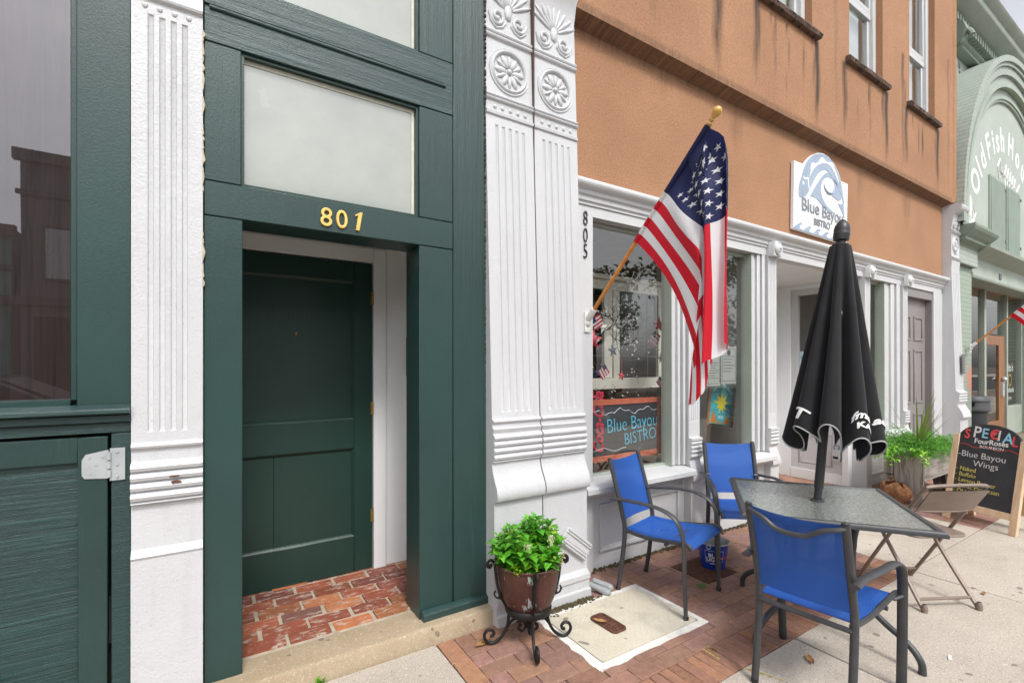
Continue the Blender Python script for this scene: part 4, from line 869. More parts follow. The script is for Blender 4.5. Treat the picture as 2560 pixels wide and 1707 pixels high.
# ------------------------------------------------------------------ across the street (seen in the panes)
def facade(name, label, x0, x1, h, y, mw, mt, bays, trim=True):
    b = thing(name, label, 'building', ((x0+x1)/2, y, 0))
    m = MB(); m.box(x0,x1,y-9,y,-.1,h); m.build('wall', mw, b)
    m = MB(); m.box(x0-.15,x1+.15,y,y+.28,h-.35,h+.02); m.box(x0-.1,x1+.1,y,y+.16,h-1.5,h-1.35); m.box(x0-.1,x1+.1,y,y+.2,3.6,3.9); m.build('cornice', mt, b)
    wd = (x1-x0)/bays
    for i in range(bays):
        xa = x0+wd*i+wd*.22; xb = xa+wd*.56
        m = MB(); m.box(xa-.08,xb+.08,y,y+.08,4.5,4.6); m.box(xa-.08,xa,y,y+.06,4.6,6.4); m.box(xb,xb+.08,y,y+.06,4.6,6.4); m.box(xa-.08,xb+.08,y,y+.08,6.4,6.5); f = m.build('window', mt, b); m = MB(); m.box(xa,xb,y,y+.02,4.6,6.4); m.build('pane', GLASSU, f)
        m = MB(); m.box(xa-.3,xb+.3,y,y+.05,.5,3.2); m.build('shop_pane', BROWNC, b)
    return b
facade('brick_building', 'grey brick parapet building reflected from across the street', -5.6, 9, 9.0, -18.2, GREYB, GREYT, 5)
facade('teal_building', 'low teal building beyond the grey one across the street', -14.5, -5.85, 6.3, -18.2, TEAL, GREYT, 3)
def tree(x, y, h, r, seed, label):
    q = random.Random(seed); t = thing('street_tree', label, 'tree', (x, y, -.1), group='trees across the street')
    m = MB(); m.tube([(x,y,-.2),(x+.1,y,h*.25),(x,y+.1,h*.5),(x+.1,y,h*.8)], [.28,.22,.16,.06], 8)
    for k in range(7):
        a = q.uniform(0,6.28); z0 = h*q.uniform(.3,.6); m.tube([(x,y,z0),(x+r*.4*math.cos(a),y+r*.4*math.sin(a),z0+h*.14),(x+r*.75*math.cos(a),y+r*.75*math.sin(a),z0+h*.2)], [.10,.06,.02], 6)
    m.build('trunk', M('bark', (.10,.075,.055), .9, .3, 8, .6, 30), t)
    m = MB(); cl = [Vector((x+q.uniform(-r,r)*.75, y+q.uniform(-r,r)*.75, h*.62+q.uniform(-.28,.36)*h)) for _ in range(26)]
    for _ in range(2600):
        c = q.choice(cl); d = Vector((q.gauss(0,1),q.gauss(0,1),q.gauss(0,1))); d.normalize(); p = c+d*q.uniform(.2,1)*r*.34; k = q.uniform(.6,1.35)
        m.leaf(p, (q.uniform(-1,1),q.uniform(-1,1),q.uniform(-.8,.6)), (q.uniform(-1,1),q.uniform(-1,1),1), .42, .24, (k,k,k*.8))
    m.build('crown', TREE, t, recalc=False)
tree(15, -17, 7.0, 2.6, 1, 'leafy green tree nearest the grey building across the street'); tree(21, -18, 7.6, 3.0, 2, 'leafy green tree between two others across the street'); tree(30, -17, 9.0, 3.8, 3, 'broad leafy tree far along the opposite pavement'); tree(-19, -15.5, 7, 2.6, 4, 'small tree in front of the teal building across the street')
def car(x, y, label, paint, rot=0):
    t = thing('parked_car', label, 'car', (x, y, -.15), group='cars parked along the street')
    m = MB(); sec = [(-2.25,.35,.80),(-2.2,.30,.95),(-1.5,.25,1.02),(-.9,.25,1.06),(.9,.25,1.03),(1.7,.25,.98),(2.15,.30,.85),(2.25,.38,.7)]
    vs = []; 
    for xx, zb, zt in sec:
        for yy, zz in ((-.85,zb),(-.90,(zb+zt)/2),(-.80,zt),(.80,zt),(.90,(zb+zt)/2),(.85,zb)): vs.append((x+xx, y+yy, zz-.15))
    k = 6; m.add(vs, [(i*k+j, i*k+(j+1) % k, (i+1)*k+(j+1) % k, (i+1)*k+j) for i in range(len(sec)-1) for j in range(k)]+[list(range(k)), list(range((len(sec)-1)*k, len(sec)*k))], smooth=True)
    cab = [(-1.75,1.0),(-1.1,1.46),(.25,1.50),(1.15,1.03)]
    m.add([(x+a, y+s_*(.78 if z < 1.1 else .62), z-.15) for s_ in (-1,1) for a, z in cab], [(0,1,2,3),(4,7,6,5),(0,4,5,1),(1,5,6,2),(2,6,7,3)]); m.build('body', paint, t, .03)
    m = MB()
    for s_ in (-1,1): m.add([(x+a, y+s_*(.792 if z < 1.15 else .648), z-.15) for a, z in ((-1.5,1.08),(-1.02,1.40),(.2,1.43),(.85,1.08))], [(0,1,2,3)])
    m.add([(x+1.10,y-.66,.94),(x+1.10,y+.66,.94),(x+.36,y+.56,1.32),(x+.36,y-.56,1.32)], [(0,1,2,3)]); m.build('window', BLACKP, t, recalc=False)
    for a in (-1.4,1.4):
        for s_ in (-1,1):
            m = MB(); m.lathe([(.001,-.1),(.2,-.1),(.32,-.09),(.33,0),(.32,.09),(.2,.1),(.001,.1)], 20, Matrix.Translation((x+a,y+s_*.80,.17)) @ Matrix.Rotation(R(90),4,'X')); wl = m.build('wheel', BLACKP, t)
            m = MB(); m.lathe([(.001,.11),(.08,.12),(.19,.105),(.20,.09)], 12, Matrix.Translation((x+a,y+s_*.80,.17)) @ Matrix.Rotation(R(-90 if s_ > 0 else 90),4,'X')); m.build('rim', STEEL, wl)
    for s_ in (-1,1):
        m = MB(); m.ball((x+2.18,y+s_*.62,.60),.12,(.5,1.2,.6)); m.build('headlight', STEEL, t)
CARP = M('dark_car_paint', (.03,.032,.04), .2, .05, 2, 0, coat=.8); CARW = M('white_car_paint', (.6,.6,.6), .2, .05, 2, 0, coat=.8)
car(-2.7, -4.3, 'dark car parked at the near kerb left of the green building', CARP); car(8.6, -12.0, 'white car parked at the far kerb facing the bistro', CARW); car(14.6, -12.0, 'dark car parked behind the white one at the far kerb', CARP)
# ------------------------------------------------------------------ flags
FL = thing('flag', 'large stars and stripes flag on a varnished pole above the first bistro window', 'flag', (2.286, 2.6, 1.813), group='flags on the shopfronts')
PO = Vector((2.286, 2.6, 1.813)); PD = Vector((0, -.7071, .7071))
m = MB(); m.tube([PO+PD*.03, PO+PD*1.386], .0135, 12); m.build('pole', POLEW, FL)
Mp = Matrix.Translation(PO+PD*1.385) @ PD.to_track_quat('Z', 'Y').to_matrix().to_4x4() @ Matrix.Scale(.74, 4)
m = MB(); m.lathe([(.001,-.002),(.014,0),(.014,.012),(.022,.018),(.024,.028),(.016,.036),(.014,.042),(.022,.050),(.023,.056),(.015,.064),(.014,.070),(.027,.085),(.034,.105),(.034,.122),(.026,.138),(.012,.148),(.001,.150)], 20, Mp); m.build('finial', FINIAL, FL)
m = MB(); m.lathe([(.021,-.03),(.023,-.02),(.023,.10),(.020,.11),(.014,.111)], 16, Matrix.Translation(PO) @ PD.to_track_quat('Z','Y').to_matrix().to_4x4())
m.ball(PO+V(0,.0,-.012), .030, (.9,1,1.1)); m.box(2.258,2.314,2.588,2.60,1.735,1.875)
for q in ((2.268,1.75),(2.304,1.75),(2.268,1.86),(2.304,1.86)): m.ball((q[0],2.588,q[1]),.006,(1,.6,1),6,4)
m.build('bracket', PLAST, FL)
HO, FY = .73, 1.22
def sm(x): x = max(0., min(1., x)); return x*x*(3-2*x)
_th = {}
def thread(a):
    """one weft thread of the hanging cloth, from the pole to the fly end, as a polyline by arc length"""
    key = round(a*2000)
    if key in _th: return _th[key]
    p0 = PO+PD*(1.392-HO*a); AC = .25; pts = []
    if a >= AC:
        q = (a-AC)/(1-AC); zc = 2.70-1.15*q-.02*math.sin(3.1*q); yc = 1.597+.040*q
        k = .43*math.hypot(p0.y-yc, p0.z-zc); c = Vector((0, p0.y-.70*k, p0.z-.70*k))
        for i in range(25):
            t = i/24; y = (1-t)**2*p0.y+2*t*(1-t)*c.y+t*t*yc; z = (1-t)**2*p0.z+2*t*(1-t)*c.z+t*t*zc
            bulge = .060*math.sin(math.pi*t)*math.sin(2.2*math.pi*q+.4+1.5*t)*(.4+.6*t)+.030*math.sin(4.6*math.pi*q-2.5*t)*t
            pts.append(Vector((p0.x-.006-.045*sm(t)*sm(a*2)+bulge*.9, y, z)))
        xb = .075+.055*math.sin(5*q+.6); yb = .020+.065*q+.02*math.sin(7*q)
        for i in range(1, 26):
            t = i/25; d = t*1.15; e = sm(t*9)
            pts.append(Vector((p0.x-.051*sm(a*2)+xb*e+.018*math.sin(6*d+6*q), yc+yb*e+.02*math.sin(4*d+5*q)*e+.05*max(0, q-.75)*d*4, zc-d)))
    else:
        q = a/AC; ye = 1.520+.077*q; zl = p0.z-.10-.35*q
        for i in range(46):
            t = i/45; d = t*1.35; e = sm(d/(.14+.30*q)); y = p0.y+(ye-p0.y)*e-.015*math.sin(2.2*d)*(1-q)
            pts.append(Vector((p0.x-.006-.045*e*q**2+.050*e*math.sin(math.pi*q*1.9)+.012*math.sin(5*d+5*q)*e, y, p0.z-d*(1 if d > .2 else .55+.45*d/.2)-(.0 if d <= .2 else .0))))
    cum = [0.]
    for u, v in zip(pts, pts[1:]): cum.append(cum[-1]+(v-u).length)
    _th[key] = (pts, cum); return _th[key]
def fpos(a, b):
    pts, cum = thread(max(0., min(1., a))); s_ = max(0, b)*FY; lo, hi = 0, len(cum)-1
    while hi-lo > 1:
        mid = (lo+hi)//2
        if cum[mid] <= s_: lo = mid
        else: hi = mid
    t = (s_-cum[lo])/max(1e-6, cum[hi]-cum[lo]); return pts[lo].lerp(pts[hi], min(1, t))
def fcol(a, b):
    if b < .035: 
        if a < 7/13: return (.012,.016,.075)
    if a < 7/13 and b < .41: return (.013,.018,.085)
    return (.62,.004,.022) if int(a*13) % 2 == 0 else (.78,.78,.80)
m = MB(); na, nb = 104, 80
vs = [fpos(i/na, j/nb) for j in range(nb+1) for i in range(na+1)]; o0 = 0; m.v = [tuple(p) for p in vs]
for j in range(nb):
    for i in range(na):
        m.f.append([j*(na+1)+i, j*(na+1)+i+1, (j+1)*(na+1)+i+1, (j+1)*(na+1)+i]); m.c.append(fcol((i+.5)/na, (j+.5)/nb)); m.m.append(0); m.s.append(True)
fc = m.build('cloth', FLAG, FL, recalc=False, angle=180)
for k in range(13):
    a0, a1 = k/13, (k+1)/13; m = MB(); m.tube([PO+PD*(1.392-HO*a0), PO+PD*(1.392-HO*a1)], .0185, 10, col=(.013,.018,.085) if k < 7 else (.62,.004,.022) if k % 2 == 0 else (.78,.78,.80)); m.build('sleeve_band', FLAG, fc)
m = MB()
for row in range(9):
    for k in range(6 if row % 2 == 0 else 5):
        ca = (7/13)*(row+1)/10; cb = .075+.335*((2*k+1 if row % 2 == 0 else 2*k+2))/12
        for sgn in (-1, 1):
            pts = []
            for q in range(11):
                rr_ = 0 if q == 10 else (.0195 if q % 2 == 0 else .0078); an = q*math.pi/5
                a_, b_ = ca-rr_*math.cos(an)/HO, cb+rr_*math.sin(an)/FY
                p = fpos(max(0,a_), b_); n = (fpos(a_+.004, b_)-fpos(a_-.004, b_)).cross(fpos(a_, b_+.004)-fpos(a_, b_-.004)).normalized(); pts.append(p+n*.0018*sgn)
            m.add(pts, [(10, q, (q+1) % 10) for q in range(10)], (.8,.8,.82))
m.build('stars', FLAG, fc, recalc=False)
dup(FL, (10.42, 2.55, 1.78), None, 'second stars and stripes flag on a pole by the sage green pier')
# ------------------------------------------------------------------ bistro sign
t = thing('hanging_sign', 'white board sign with a slate blue leaping fish and wave above the bistro cornice', 'sign', (5.5, 2.58, 2.85))
def sz(p, y=2.555): return at(1960+p[0]*.15306, 370+p[1]*.15306, y)
def sp(pts, y0, y1, name, mt, parent, smooth=True):
    q = [sz(p) for p in (cr([(*p, 0) for p in pts], 4, True) if smooth else [(*p, 0) for p in pts])]
    m = MB(); m.prism([(p.x, p.z) for p in q], 'y', y0, y1); return m.build(name, mt, parent)
brd = [(172,202),(340,268),(400,180),(470,112),(560,78),(650,90),(740,150),(830,260),(890,380),(925,480),(937,540),(1050,590),(1030,1580),(160,1308)]
bo = sp(brd, 2.560, 2.590, 'board', SIGNW, t, False)
A_ = [(245,700),(255,600),(290,470),(340,300),(400,195),(470,125),(560,95),(650,105),(735,160),(820,265),(880,385),(915,485),(945,620),(970,760),(985,900),(960,860),(930,750),(880,640),(820,530),(760,430),(700,370),(660,360),(600,385),(540,450),(480,560),(420,680),(370,770),(310,800),(255,790)]
sp(A_, 2.5565, 2.560, 'fish_shape', SIGNB, bo)
sp([(435,400),(440,300),(460,245),(520,250),(560,230),(600,170),(630,155),(670,200),(700,232),(780,242),(830,340),(870,450),(900,560),(880,540),(830,420),(790,340),(740,280),(670,250),(600,260),(530,300),(470,370),(420,470)], 2.5545, 2.5565, 'fin_shape', SIGNW, bo)
sp([(305,450),(350,485),(410,480),(405,560),(420,670),(408,670),(390,560),(390,515),(340,515)], 2.5545, 2.5565, 'gill_shape', SIGNW, bo, False); sp([(316+14*math.cos(i*.63), 570+28*math.sin(i*.63)) for i in range(10)], 2.5545, 2.5565, 'eye_shape', SIGNW, bo)
sp([(435,785),(500,660),(560,560),(620,470),(680,415),(730,412),(780,470),(850,560),(900,680),(935,800),(930,850),(880,855),(785,770),(825,720),(832,600),(800,520),(740,480),(680,490),(630,550),(605,660),(620,770),(660,870),(720,960),(800,1040),(850,1070),(760,1050),(690,1000),(600,905),(540,830),(480,797)], 2.5565, 2.560, 'wave_shape', SIGNB, bo)
m = MB(); q = cr([sz(p) for p in ((658,590),(672,660),(715,728),(770,745),(805,720),(815,660))], 6); m.tube([(p.x, 2.558, p.z) for p in q], [.004+.010*math.sin(math.pi*min(1, i/len(q)*1.1)) for i in range(len(q))], 6); m.build('wave_curl', SIGNB, bo)
sp([(890,910),(940,922),(968,895),(985,1000),(992,1150),(960,1070),(920,980)], 2.5565, 2.560, 'tail_shape', SIGNB, bo)
sp([(165,1287),(255,1225),(290,1215),(300,1262),(280,1240),(265,1260),(270,1310),(320,1340),(400,1280),(440,1272),(452,1318),(432,1300),(420,1325),(425,1365),(480,1390),(550,1325),(592,1318),(600,1370),(584,1350),(570,1375),(575,1412),(620,1432),(690,1375),(730,1367),(738,1415),(722,1395),(705,1420),(710,1458),(760,1478),(850,1412),(985,1440),(1030,1578),(162,1306)], 2.5565, 2.560, 'surf_shape', SIGNB, bo, False)
def stext(body, pa, pb, size, sx=1):
    a, b = sz(pa), sz(pb); ang = math.atan2(b.z-a.z, b.x-a.x)
    return text(body, size, 'lettering', SIGNG, bo, wallM(a.x, 2.5555, a.z, ang), .0015, .002, align='LEFT', fit=(b-a).length)
stext('Blue', (285,1005), (570,1095), .19); stext('Bayou', (620,1125), (955,1245), .19); stext('BISTRO', (488,1250), (752,1335), .105)
# ------------------------------------------------------------------ pot with basil on an iron stand
PC = Vector((1.462, 2.14, 0))
t = thing('plant_stand', 'black wrought iron plant stand with scrolled feet holding the copper pot', 'plant stand', PC)
for k in range(4):
    Mz = Matrix.Translation(PC) @ Matrix.Rotation(R(-112+90*k), 4, 'Z'); m = MB()
    sp_ = [(.205-.048*math.cos(a)*(1-a/9)+.0, 0, .052-.048*math.sin(a)*(1-a/9)*-1-.0) for a in []]
    foot = [(.112,0,.205),(.108,0,.15),(.118,0,.09),(.150,0,.038),(.195,0,.012),(.225,0,.022),(.240,0,.050),(.230,0,.078),(.205,0,.085),(.188,0,.068),(.195,0,.050),(.208,0,.052)]
    m.tube([Mz @ Vector(p) for p in cr(foot, 6)], .0085, 8)
    arm = [(.118,0,.20),(.150,0,.26),(.170,0,.33),(.178,0,.39),(.184,0,.432),(.202,0,.455),(.219,0,.445),(.222,0,.426),(.211,0,.417),(.203,0,.426),(.207,0,.434)]
    m.tube([Mz @ Vector(p) for p in cr(arm, 6)], .0085, 8)
    sc_ = [(.120,0,.085),(.085,0,.125),(.045,0,.130),(.020,0,.105),(.018,0,.075),(.036,0,.062),(.052,0,.074),(.048,0,.092),(.036,0,.088)]
    m.tube([Mz @ Vector(p) for p in cr(sc_, 6)], .0075, 8); 
    m.tube([Mz @ Vector(p) for p in cr([(.150,0,.245),(.176,0,.255),(.186,0,.275),(.178,0,.29)],5)], .005, 6)
    for j in range(7): m.ball(Mz @ Vector((.157+.004*j, 0, .262+.027*j)), .016, (.45,.9,1.2), 6, 5, Mz.to_3x3())
    m.build('leg', IRON, t)
m = MB(); ring = [PC+V(.122*math.cos(a), .122*math.sin(a), .192) for a in [i*2*math.pi/32 for i in range(32)]]; m.tube(ring, .012, 8, closed=True, flat=(.5,1.6)); m.build('ring', IRON, t)
t = thing('copper_pot', 'dark copper pot with white streaks holding the basil', 'pot', PC+V(0,0,.19)); Mt = Matrix.Translation(PC)
m = MB(); m.lathe([(.001,.192),(.09,.192),(.118,.205),(.140,.25),(.155,.31),(.164,.37),(.170,.425),(.178,.432),(.180,.440),(.174,.444),(.164,.438),(.160,.40),(.15,.39)], 48, Mt); m.build('bowl', COPPER, t)
m = MB(); m.lathe([(.001,.412),(.10,.410),(.161,.400)], 24, Mt); m.build('soil', SOIL, t)
q = random.Random(12)
t = thing('basil_plant', 'bushy bright green basil plant growing in the copper pot', 'plant', PC+V(0,0,.41))
ms, ml = MB(), MB()
for k in range(84):
    a = q.uniform(0, 6.28); r0 = .115*math.sqrt(q.random()); ro = .19*math.sqrt(q.random()); 
    tall = .24 if (math.cos(a-R(10)) > .45) else (.20 if math.cos(a-R(165)) > .3 else .13)
    top = PC+V(ro*math.cos(a)*1.0-.01, ro*math.sin(a)*.95, .42+tall*q.uniform(.55,1.12)*(1.1-.9*(ro/.19)**2*.6)); b0 = PC+V(r0*math.cos(a), r0*math.sin(a), .405)
    md = (b0+top)/2+V(0,0,.02); pth = cr([b0, md, top], 4); ms.tube(pth, [.0035-.0003*i for i in range(len(pth))], 5, col=(.9,1.0,.6))
    n = 6+int((top.z-.42)*26)
    for j in range(n):
        f = (j+1.2)/n; p = b0.lerp(top, min(1,f))+V(0,0,.012*math.sin(math.pi*min(1,f)))
        for s_ in (0, math.pi):
            an = a+j*1.57+s_+q.uniform(-.4,.4); up_ = .75 if f > .85 else q.uniform(-.25,.35); kk = q.uniform(.6,1.35); L = q.uniform(.036,.080)*(.75 if f > .9 else 1)
            yl = q.random() < .04; ml.leaf(p, (math.cos(an), math.sin(an), up_), (0,0,1), L, L*q.uniform(.5,.66), (kk*2.6, kk*1.2, kk) if yl else (kk*q.uniform(.75,1.15), kk, kk*q.uniform(.6,1.3)), q.uniform(.1,.5))
ml.build('leaves', BASIL, t, recalc=False); ms.build('stems', BASIL, t)
for c in ((-.085,-.12,.55),(.055,-.13,.575)):
    m = MB()
    for j in range(60):
        m.ball(PC+V(*c)+V(q.gauss(0,.008),q.gauss(0,.008),q.uniform(-.03,.03)), .0035, (1,1,1), 5, 4)
    m.build('flower_spike', M('basil_flower', (.50,.52,.30), .8), t)
m = MB()
for j in range(70): m.leaf(PC+V(-.12+q.gauss(0,.015), -.085+q.gauss(0,.012), .435+q.uniform(-.01,.03)), (q.uniform(-1,1),q.uniform(-1,.3),q.uniform(-.2,.8)), (0,0,1), .022, .014, (2.6,1.5,.6))
m.build('yellow_sprig', BASIL, t, recalc=False)
m = MB()
for pts in ([(.13,.0,.41),(.165,-.02,.44),(.175,-.03,.50),(.168,-.03,.56),(.16,-.02,.60)], [(.12,-.04,.42),(.17,-.06,.452),(.205,-.07,.435),(.20,-.07,.40)], [(.12,-.05,.42),(.16,-.09,.45),(.19,-.08,.47),(.20,-.06,.45)]): m.tube([PC+Vector(p) for p in cr(pts,6)], .0028, 5)
for j in range(26): m.leaf(PC+V(.135+q.gauss(0,.018), -.06+q.gauss(0,.03), .415+q.uniform(0,.02)), (q.uniform(-1,1),q.uniform(-1,1),q.uniform(-.2,.6)), (0,0,1), .035, .010, None)
m.build('dry_stalk', DRY, t, recalc=False)
# ------------------------------------------------------------------ sling chairs
def chair(label, loc, rz):
    t = thing('patio_chair', label, 'chair', loc, rz, 'blue sling chairs round the glass table', local=True)
    hw = .192; hf = .243; W_ = lambda y: hf+(hw-hf)*min(1, max(0, (y+.235)/.44))
    for s_ in (-1, 1):
        m = MB(); m.tube(cr([(s_*hw,.255,0),(s_*hw,.225,.20),(s_*hw,.205,.40),(s_*hw,.225,.52),(s_*hw,.275,.70),(s_*hw,.320,.858)],6), .0145, 10, flat=(1,1.15)); m.ball((s_*hw,.321,.860),.0145,(1,1,.5)); m.build('rear_post', CHAR, t)
        ap = cr([(s_*(hw+.024),.292,.604),(s_*(hw+.030),.20,.612),(s_*(hf+.014),.05,.625),(s_*(hf+.022),-.08,.618),(s_*(hf+.024),-.175,.58),(s_*(hf+.022),-.218,.50),(s_*(hf+.020),-.228,.40),(s_*(hf+.018),-.232,.20),(s_*(hf+.014),-.238,0)],8)
        m = MB(); m.tube(ap, .0165, 10, flat=(1.25,.62), up=(1,0,0) if False else (0,0,1)); m.build('arm', CHAR, t)
        m = MB(); m.tube(cr([(s_*(hw-.006),.215,.405),(s_*(W_(.05)-.006),.05,.398),(s_*(W_(-.12)-.006),-.12,.418),(s_*(hf-.006),-.235,.432),(s_*(hf-.006),-.262,.405)],6), .0125, 8); m.tube([(s_*(hf-.006),-.19,.415),(s_*(hf+.022),-.222,.43)], .009, 6); m.tube([(s_*(hw-.02),.235,.608),(s_*(hw+.03),.235,.610)], .008, 6); m.build('seat_rail', CHAR, t)
    m = MB(); m.tube(cr([(-hw,.320,.838),(-hw*.85,.340,.830),(-hw*.6,.348,.815),(-.05,.348,.778),(.05,.348,.778),(hw*.6,.348,.815),(hw*.85,.340,.830),(hw,.320,.838)],6), .011, 8); m.build('back_bar', CHAR, t); m = MB(); m.tube([(-hf+.006,-.10,.400),(hf-.006,-.10,.400)], .011, 8); m.build('cross_bar', CHAR, t); m = MB(); m.tube([(-hw,.213,.385),(hw,.213,.385)], .0125, 8); m.build('cross_bar', CHAR, t)
    sag = lambda u: (1-(2*u-1)**2)
    m = MB()
    def bk(off):
        def f(u, v):
            z = .462+.390*v; y = .219+.105*(max(0, v)**1.25)
            return (-hw+.008+(2*hw-.016)*u, y+.014*sag(u)*(1-.6*v)+off, z-.014*sag(u)*v)
        return f
    m.grid(bk(0), 14, 12); m.grid(bk(.0035), 14, 12)
    m.build('back_sling', SLING, t, recalc=False)
    m = MB()
    def st(off):
        def f(u, v):
            y = .205-.465*v; z = .408-.010*math.sin(math.pi*v*.9)+.028*v*v-(max(0, v-.86)/.14)**2*.040
            return ((W_(y)-.008)*(2*u-1), y, z+.010-.016*sag(u)*math.sin(math.pi*min(1, v*1.05))+off)
        return f
    m.grid(st(0), 14, 18); m.grid(st(-.0035), 14, 18); m.build('seat_sling', SLING, t, recalc=False)
    m = MB()
    for s_ in (-1, 1): m.tube([st(.0015)(.5+s_*.40, v/20) for v in range(19)], .0012, 4)
    m.build('seam', SLING, t)
    for x, y in ((-hw,.255),(hw,.255),(-hf-.014,-.238),(hf+.014,-.238)):
        m = MB(); m.lathe([(.001,0),(.016,0),(.017,.014),(.0155,.02)], 10, Matrix.Translation((x,y,0))); m.build('foot_cap', BLACKP, t)
    return t
c1 = chair('blue sling chair standing partly on the cream utility cover', (2.555, 2.11, .004), R(14))
c2 = dup(c1, (3.44, 2.13, .002), R(-38), 'blue sling chair behind the far left corner of the glass table'); c3 = dup(c1, (2.455, 1.13, .002), R(97), 'blue sling chair in front of the glass table with its back to the camera')
# ------------------------------------------------------------------ glass table and umbrella
TC = Vector((2.99, 1.392, 0)); TR = R(-53)
t = thing('patio_table', 'square patio table with a rippled glass top and charcoal frame', 'table', TC, TR, local=True)
hs_ = .437; m = MB(); m.box(-hs_+.03,hs_-.03,-hs_+.03,hs_-.03,.702,.708)
m = MB()
P4 = [(-hs_+.028,-hs_+.028),(hs_-.028,-hs_+.028),(hs_-.028,hs_-.028),(-hs_+.028,hs_-.028)]
o_ = P4; n_ = 24; hole = [(.024*math.cos(2*math.pi*i/n_-2.356), .024*math.sin(2*math.pi*i/n_-2.356)) for i in range(n_)]
for z in (.710, .704):
    for k in range(4):
        a, b = o_[k], o_[(k+1) % 4]; hseg = [hole[(k*6+i) % n_] for i in range(7)]
        m.poly([(a[0],a[1],z),(b[0],b[1],z)]+[(p[0],p[1],z) for p in hseg[::-1]])
m.build('glass_top', TGLASS, t, recalc=False)
m = MB(); e = .036
prf = [(0,.690),(0,.706),(.008,.716),(.030,.716),(.036,.709),(.036,.690)]
for k in range(4):
    Mk = Matrix.Rotation(R(90*k), 4, 'Z'); vs = []
    for d, z in prf: vs += [(-hs_+d, -hs_+d, z), (hs_-d, -hs_+d, z)]
    m.add([Mk @ Vector(p) for p in vs], [(2*i, 2*i+1, 2*((i+1) % 6)+1, 2*((i+1) % 6)) for i in range(6)])
m.build('rim', CHAR, t)
L4 = [(s_*.115, r_*.115) for s_, r_ in ((-1,-1),(1,-1),(1,1),(-1,1))]
for (lx, ly) in L4:
    sx_, sy_ = math.copysign(1, lx), math.copysign(1, ly); m = MB()
    m.tube(cr([(lx*2.6,ly*2.6,.692),(lx*1.9,ly*1.9,.675),(lx*1.35,ly*1.35,.63),(lx*1.2,ly*1.2,.5),(lx*1.2,ly*1.2,.34),(lx*1.45,ly*1.45,.25),(lx*2.1,ly*2.1,.175),(lx*2.75,ly*2.75,.12),(lx*3.1,ly*3.1,.06),(lx*3.15,ly*3.15,.0)],6), .0165, 10); m.build('leg', CHAR, t)
m = MB()
for z in (.60, .30):
    q = [(x*1.22, y*1.22, z) for x, y in L4]
    for a, b in zip(q, q[1:]+q[:1]): m.tube([a, b], .011, 8)
m.tube([(-.14,-.14,.34),(.14,.14,.34)], .009, 6); m.tube([(.14,-.14,.345),(-.14,.14,.345)], .009, 6); m.build('stretcher', CHAR, t)
m = MB(); m.lathe([(.030,.708),(.036,.712),(.036,.718),(.026,.722),(.023,.70)], 20); m.build('hole_ring', CHAR, t)
U = thing('umbrella', 'closed black patio umbrella with grey hem piping standing through the glass table', 'umbrella', (TC.x, TC.y, .30), local=True)
tilt = Matrix.Translation((0,0,.40)) @ Matrix.Rotation(math.atan2(.144,1.59), 4, Vector((.536,.844,0))) @ Matrix.Translation((0,0,-.70))
UM = lambda m_: m_.xf(tilt)
m = MB(); m.lathe([(.001,.28),(.0195,.28),(.0195,1.9),(.001,1.9)], 16); m.lathe([(.0195,.78),(.024,.785),(.024,1.35),(.0195,1.355)], 16); UM(m).build('pole', M('chipped_black_pole', (.02,.02,.021), .5, .15, 10, .2, 60, chips=(.62,.60,.57), chip_t=.69, chip_s=22), U)
m = MB(); m.lathe([(.038,2.185),(.042,2.19),(.042,2.205),(.026,2.212),(.025,2.222),(.040,2.232),(.042,2.262),(.043,2.270),(.040,2.276),(.042,2.290),(.036,2.318),(.022,2.338),(.008,2.352),(.001,2.354)], 24); UM(m).build('finial', M('black_finial', (.025,.026,.028), .4, .2, 12, .15), U)
NF = 9; ZT = 2.195
def hem(th): return 1.07+.055*math.cos(NF*th+.4)+.03*math.sin(2*th+1.0)-.02*math.cos(3*th)
def umb(th, v, inset=0):
    z1 = hem(th); z = ZT+(z1-ZT)*v
    Rb = .054+.196*v**.95
    f = math.cos(NF*th+.55*math.sin(th*2+.6)); amp = .38*min(1, v*2.0+.12)
    r = Rb*(1-amp*.5+amp*.55*math.copysign(abs(f)**.75, f))*(1+.05*math.sin(2*th+v*2)+.035*math.sin(3*th+1))-inset
    th2 = th+.16*v*math.sin(NF*th)*.6
    return Vector((r*math.cos(th2)+.844*.062*v, r*math.sin(th2)-.536*.062*v, z+.008*math.sin(11*th)*v))
m = MB(); m.grid(lambda u, v: umb(2*math.pi*u, v), 192, 40); m.grid(lambda u, v: umb(2*math.pi*u, v, .003+.012*v), 192, 40); UM(m).build('canopy', CANVAS, U, recalc=False, angle=180)
m = MB(); m.tube([umb(2*math.pi*i/192, 1.0, .002) for i in range(192)], .0042, 6, closed=True); UM(m).build('hem_piping', PIPING, U)
m = MB(); q_ = [umb(math.atan2(-TC.y,-TC.x)+.10+.045*math.cos(i*.785)*(1 if i % 2 else .4), .355+.016*math.sin(i*.785)*(1 if i % 2 else .4)) for i in range(8)]; m.poly([p*1.0+Vector((p.x,p.y,0)).normalized()*.006 for p in q_]); UM(m).build('worn_patch', M('worn_canvas', (.45,.38,.26), .9), U, recalc=False)
def umb_text(body, size, th0, v0, shear, sx=1):
    def wp(p):
        th = th0+p.x/.27; v = v0-p.y/1.2
        a = umb(th, v); n = Vector((a.x, a.y, 0)).normalized()
        return tilt @ (a+n*(.006+p.z))
    text(body, size, 'lettering', INK, U, Matrix(), .0005, .002, shear, sx, 'LEFT', warp=wp)
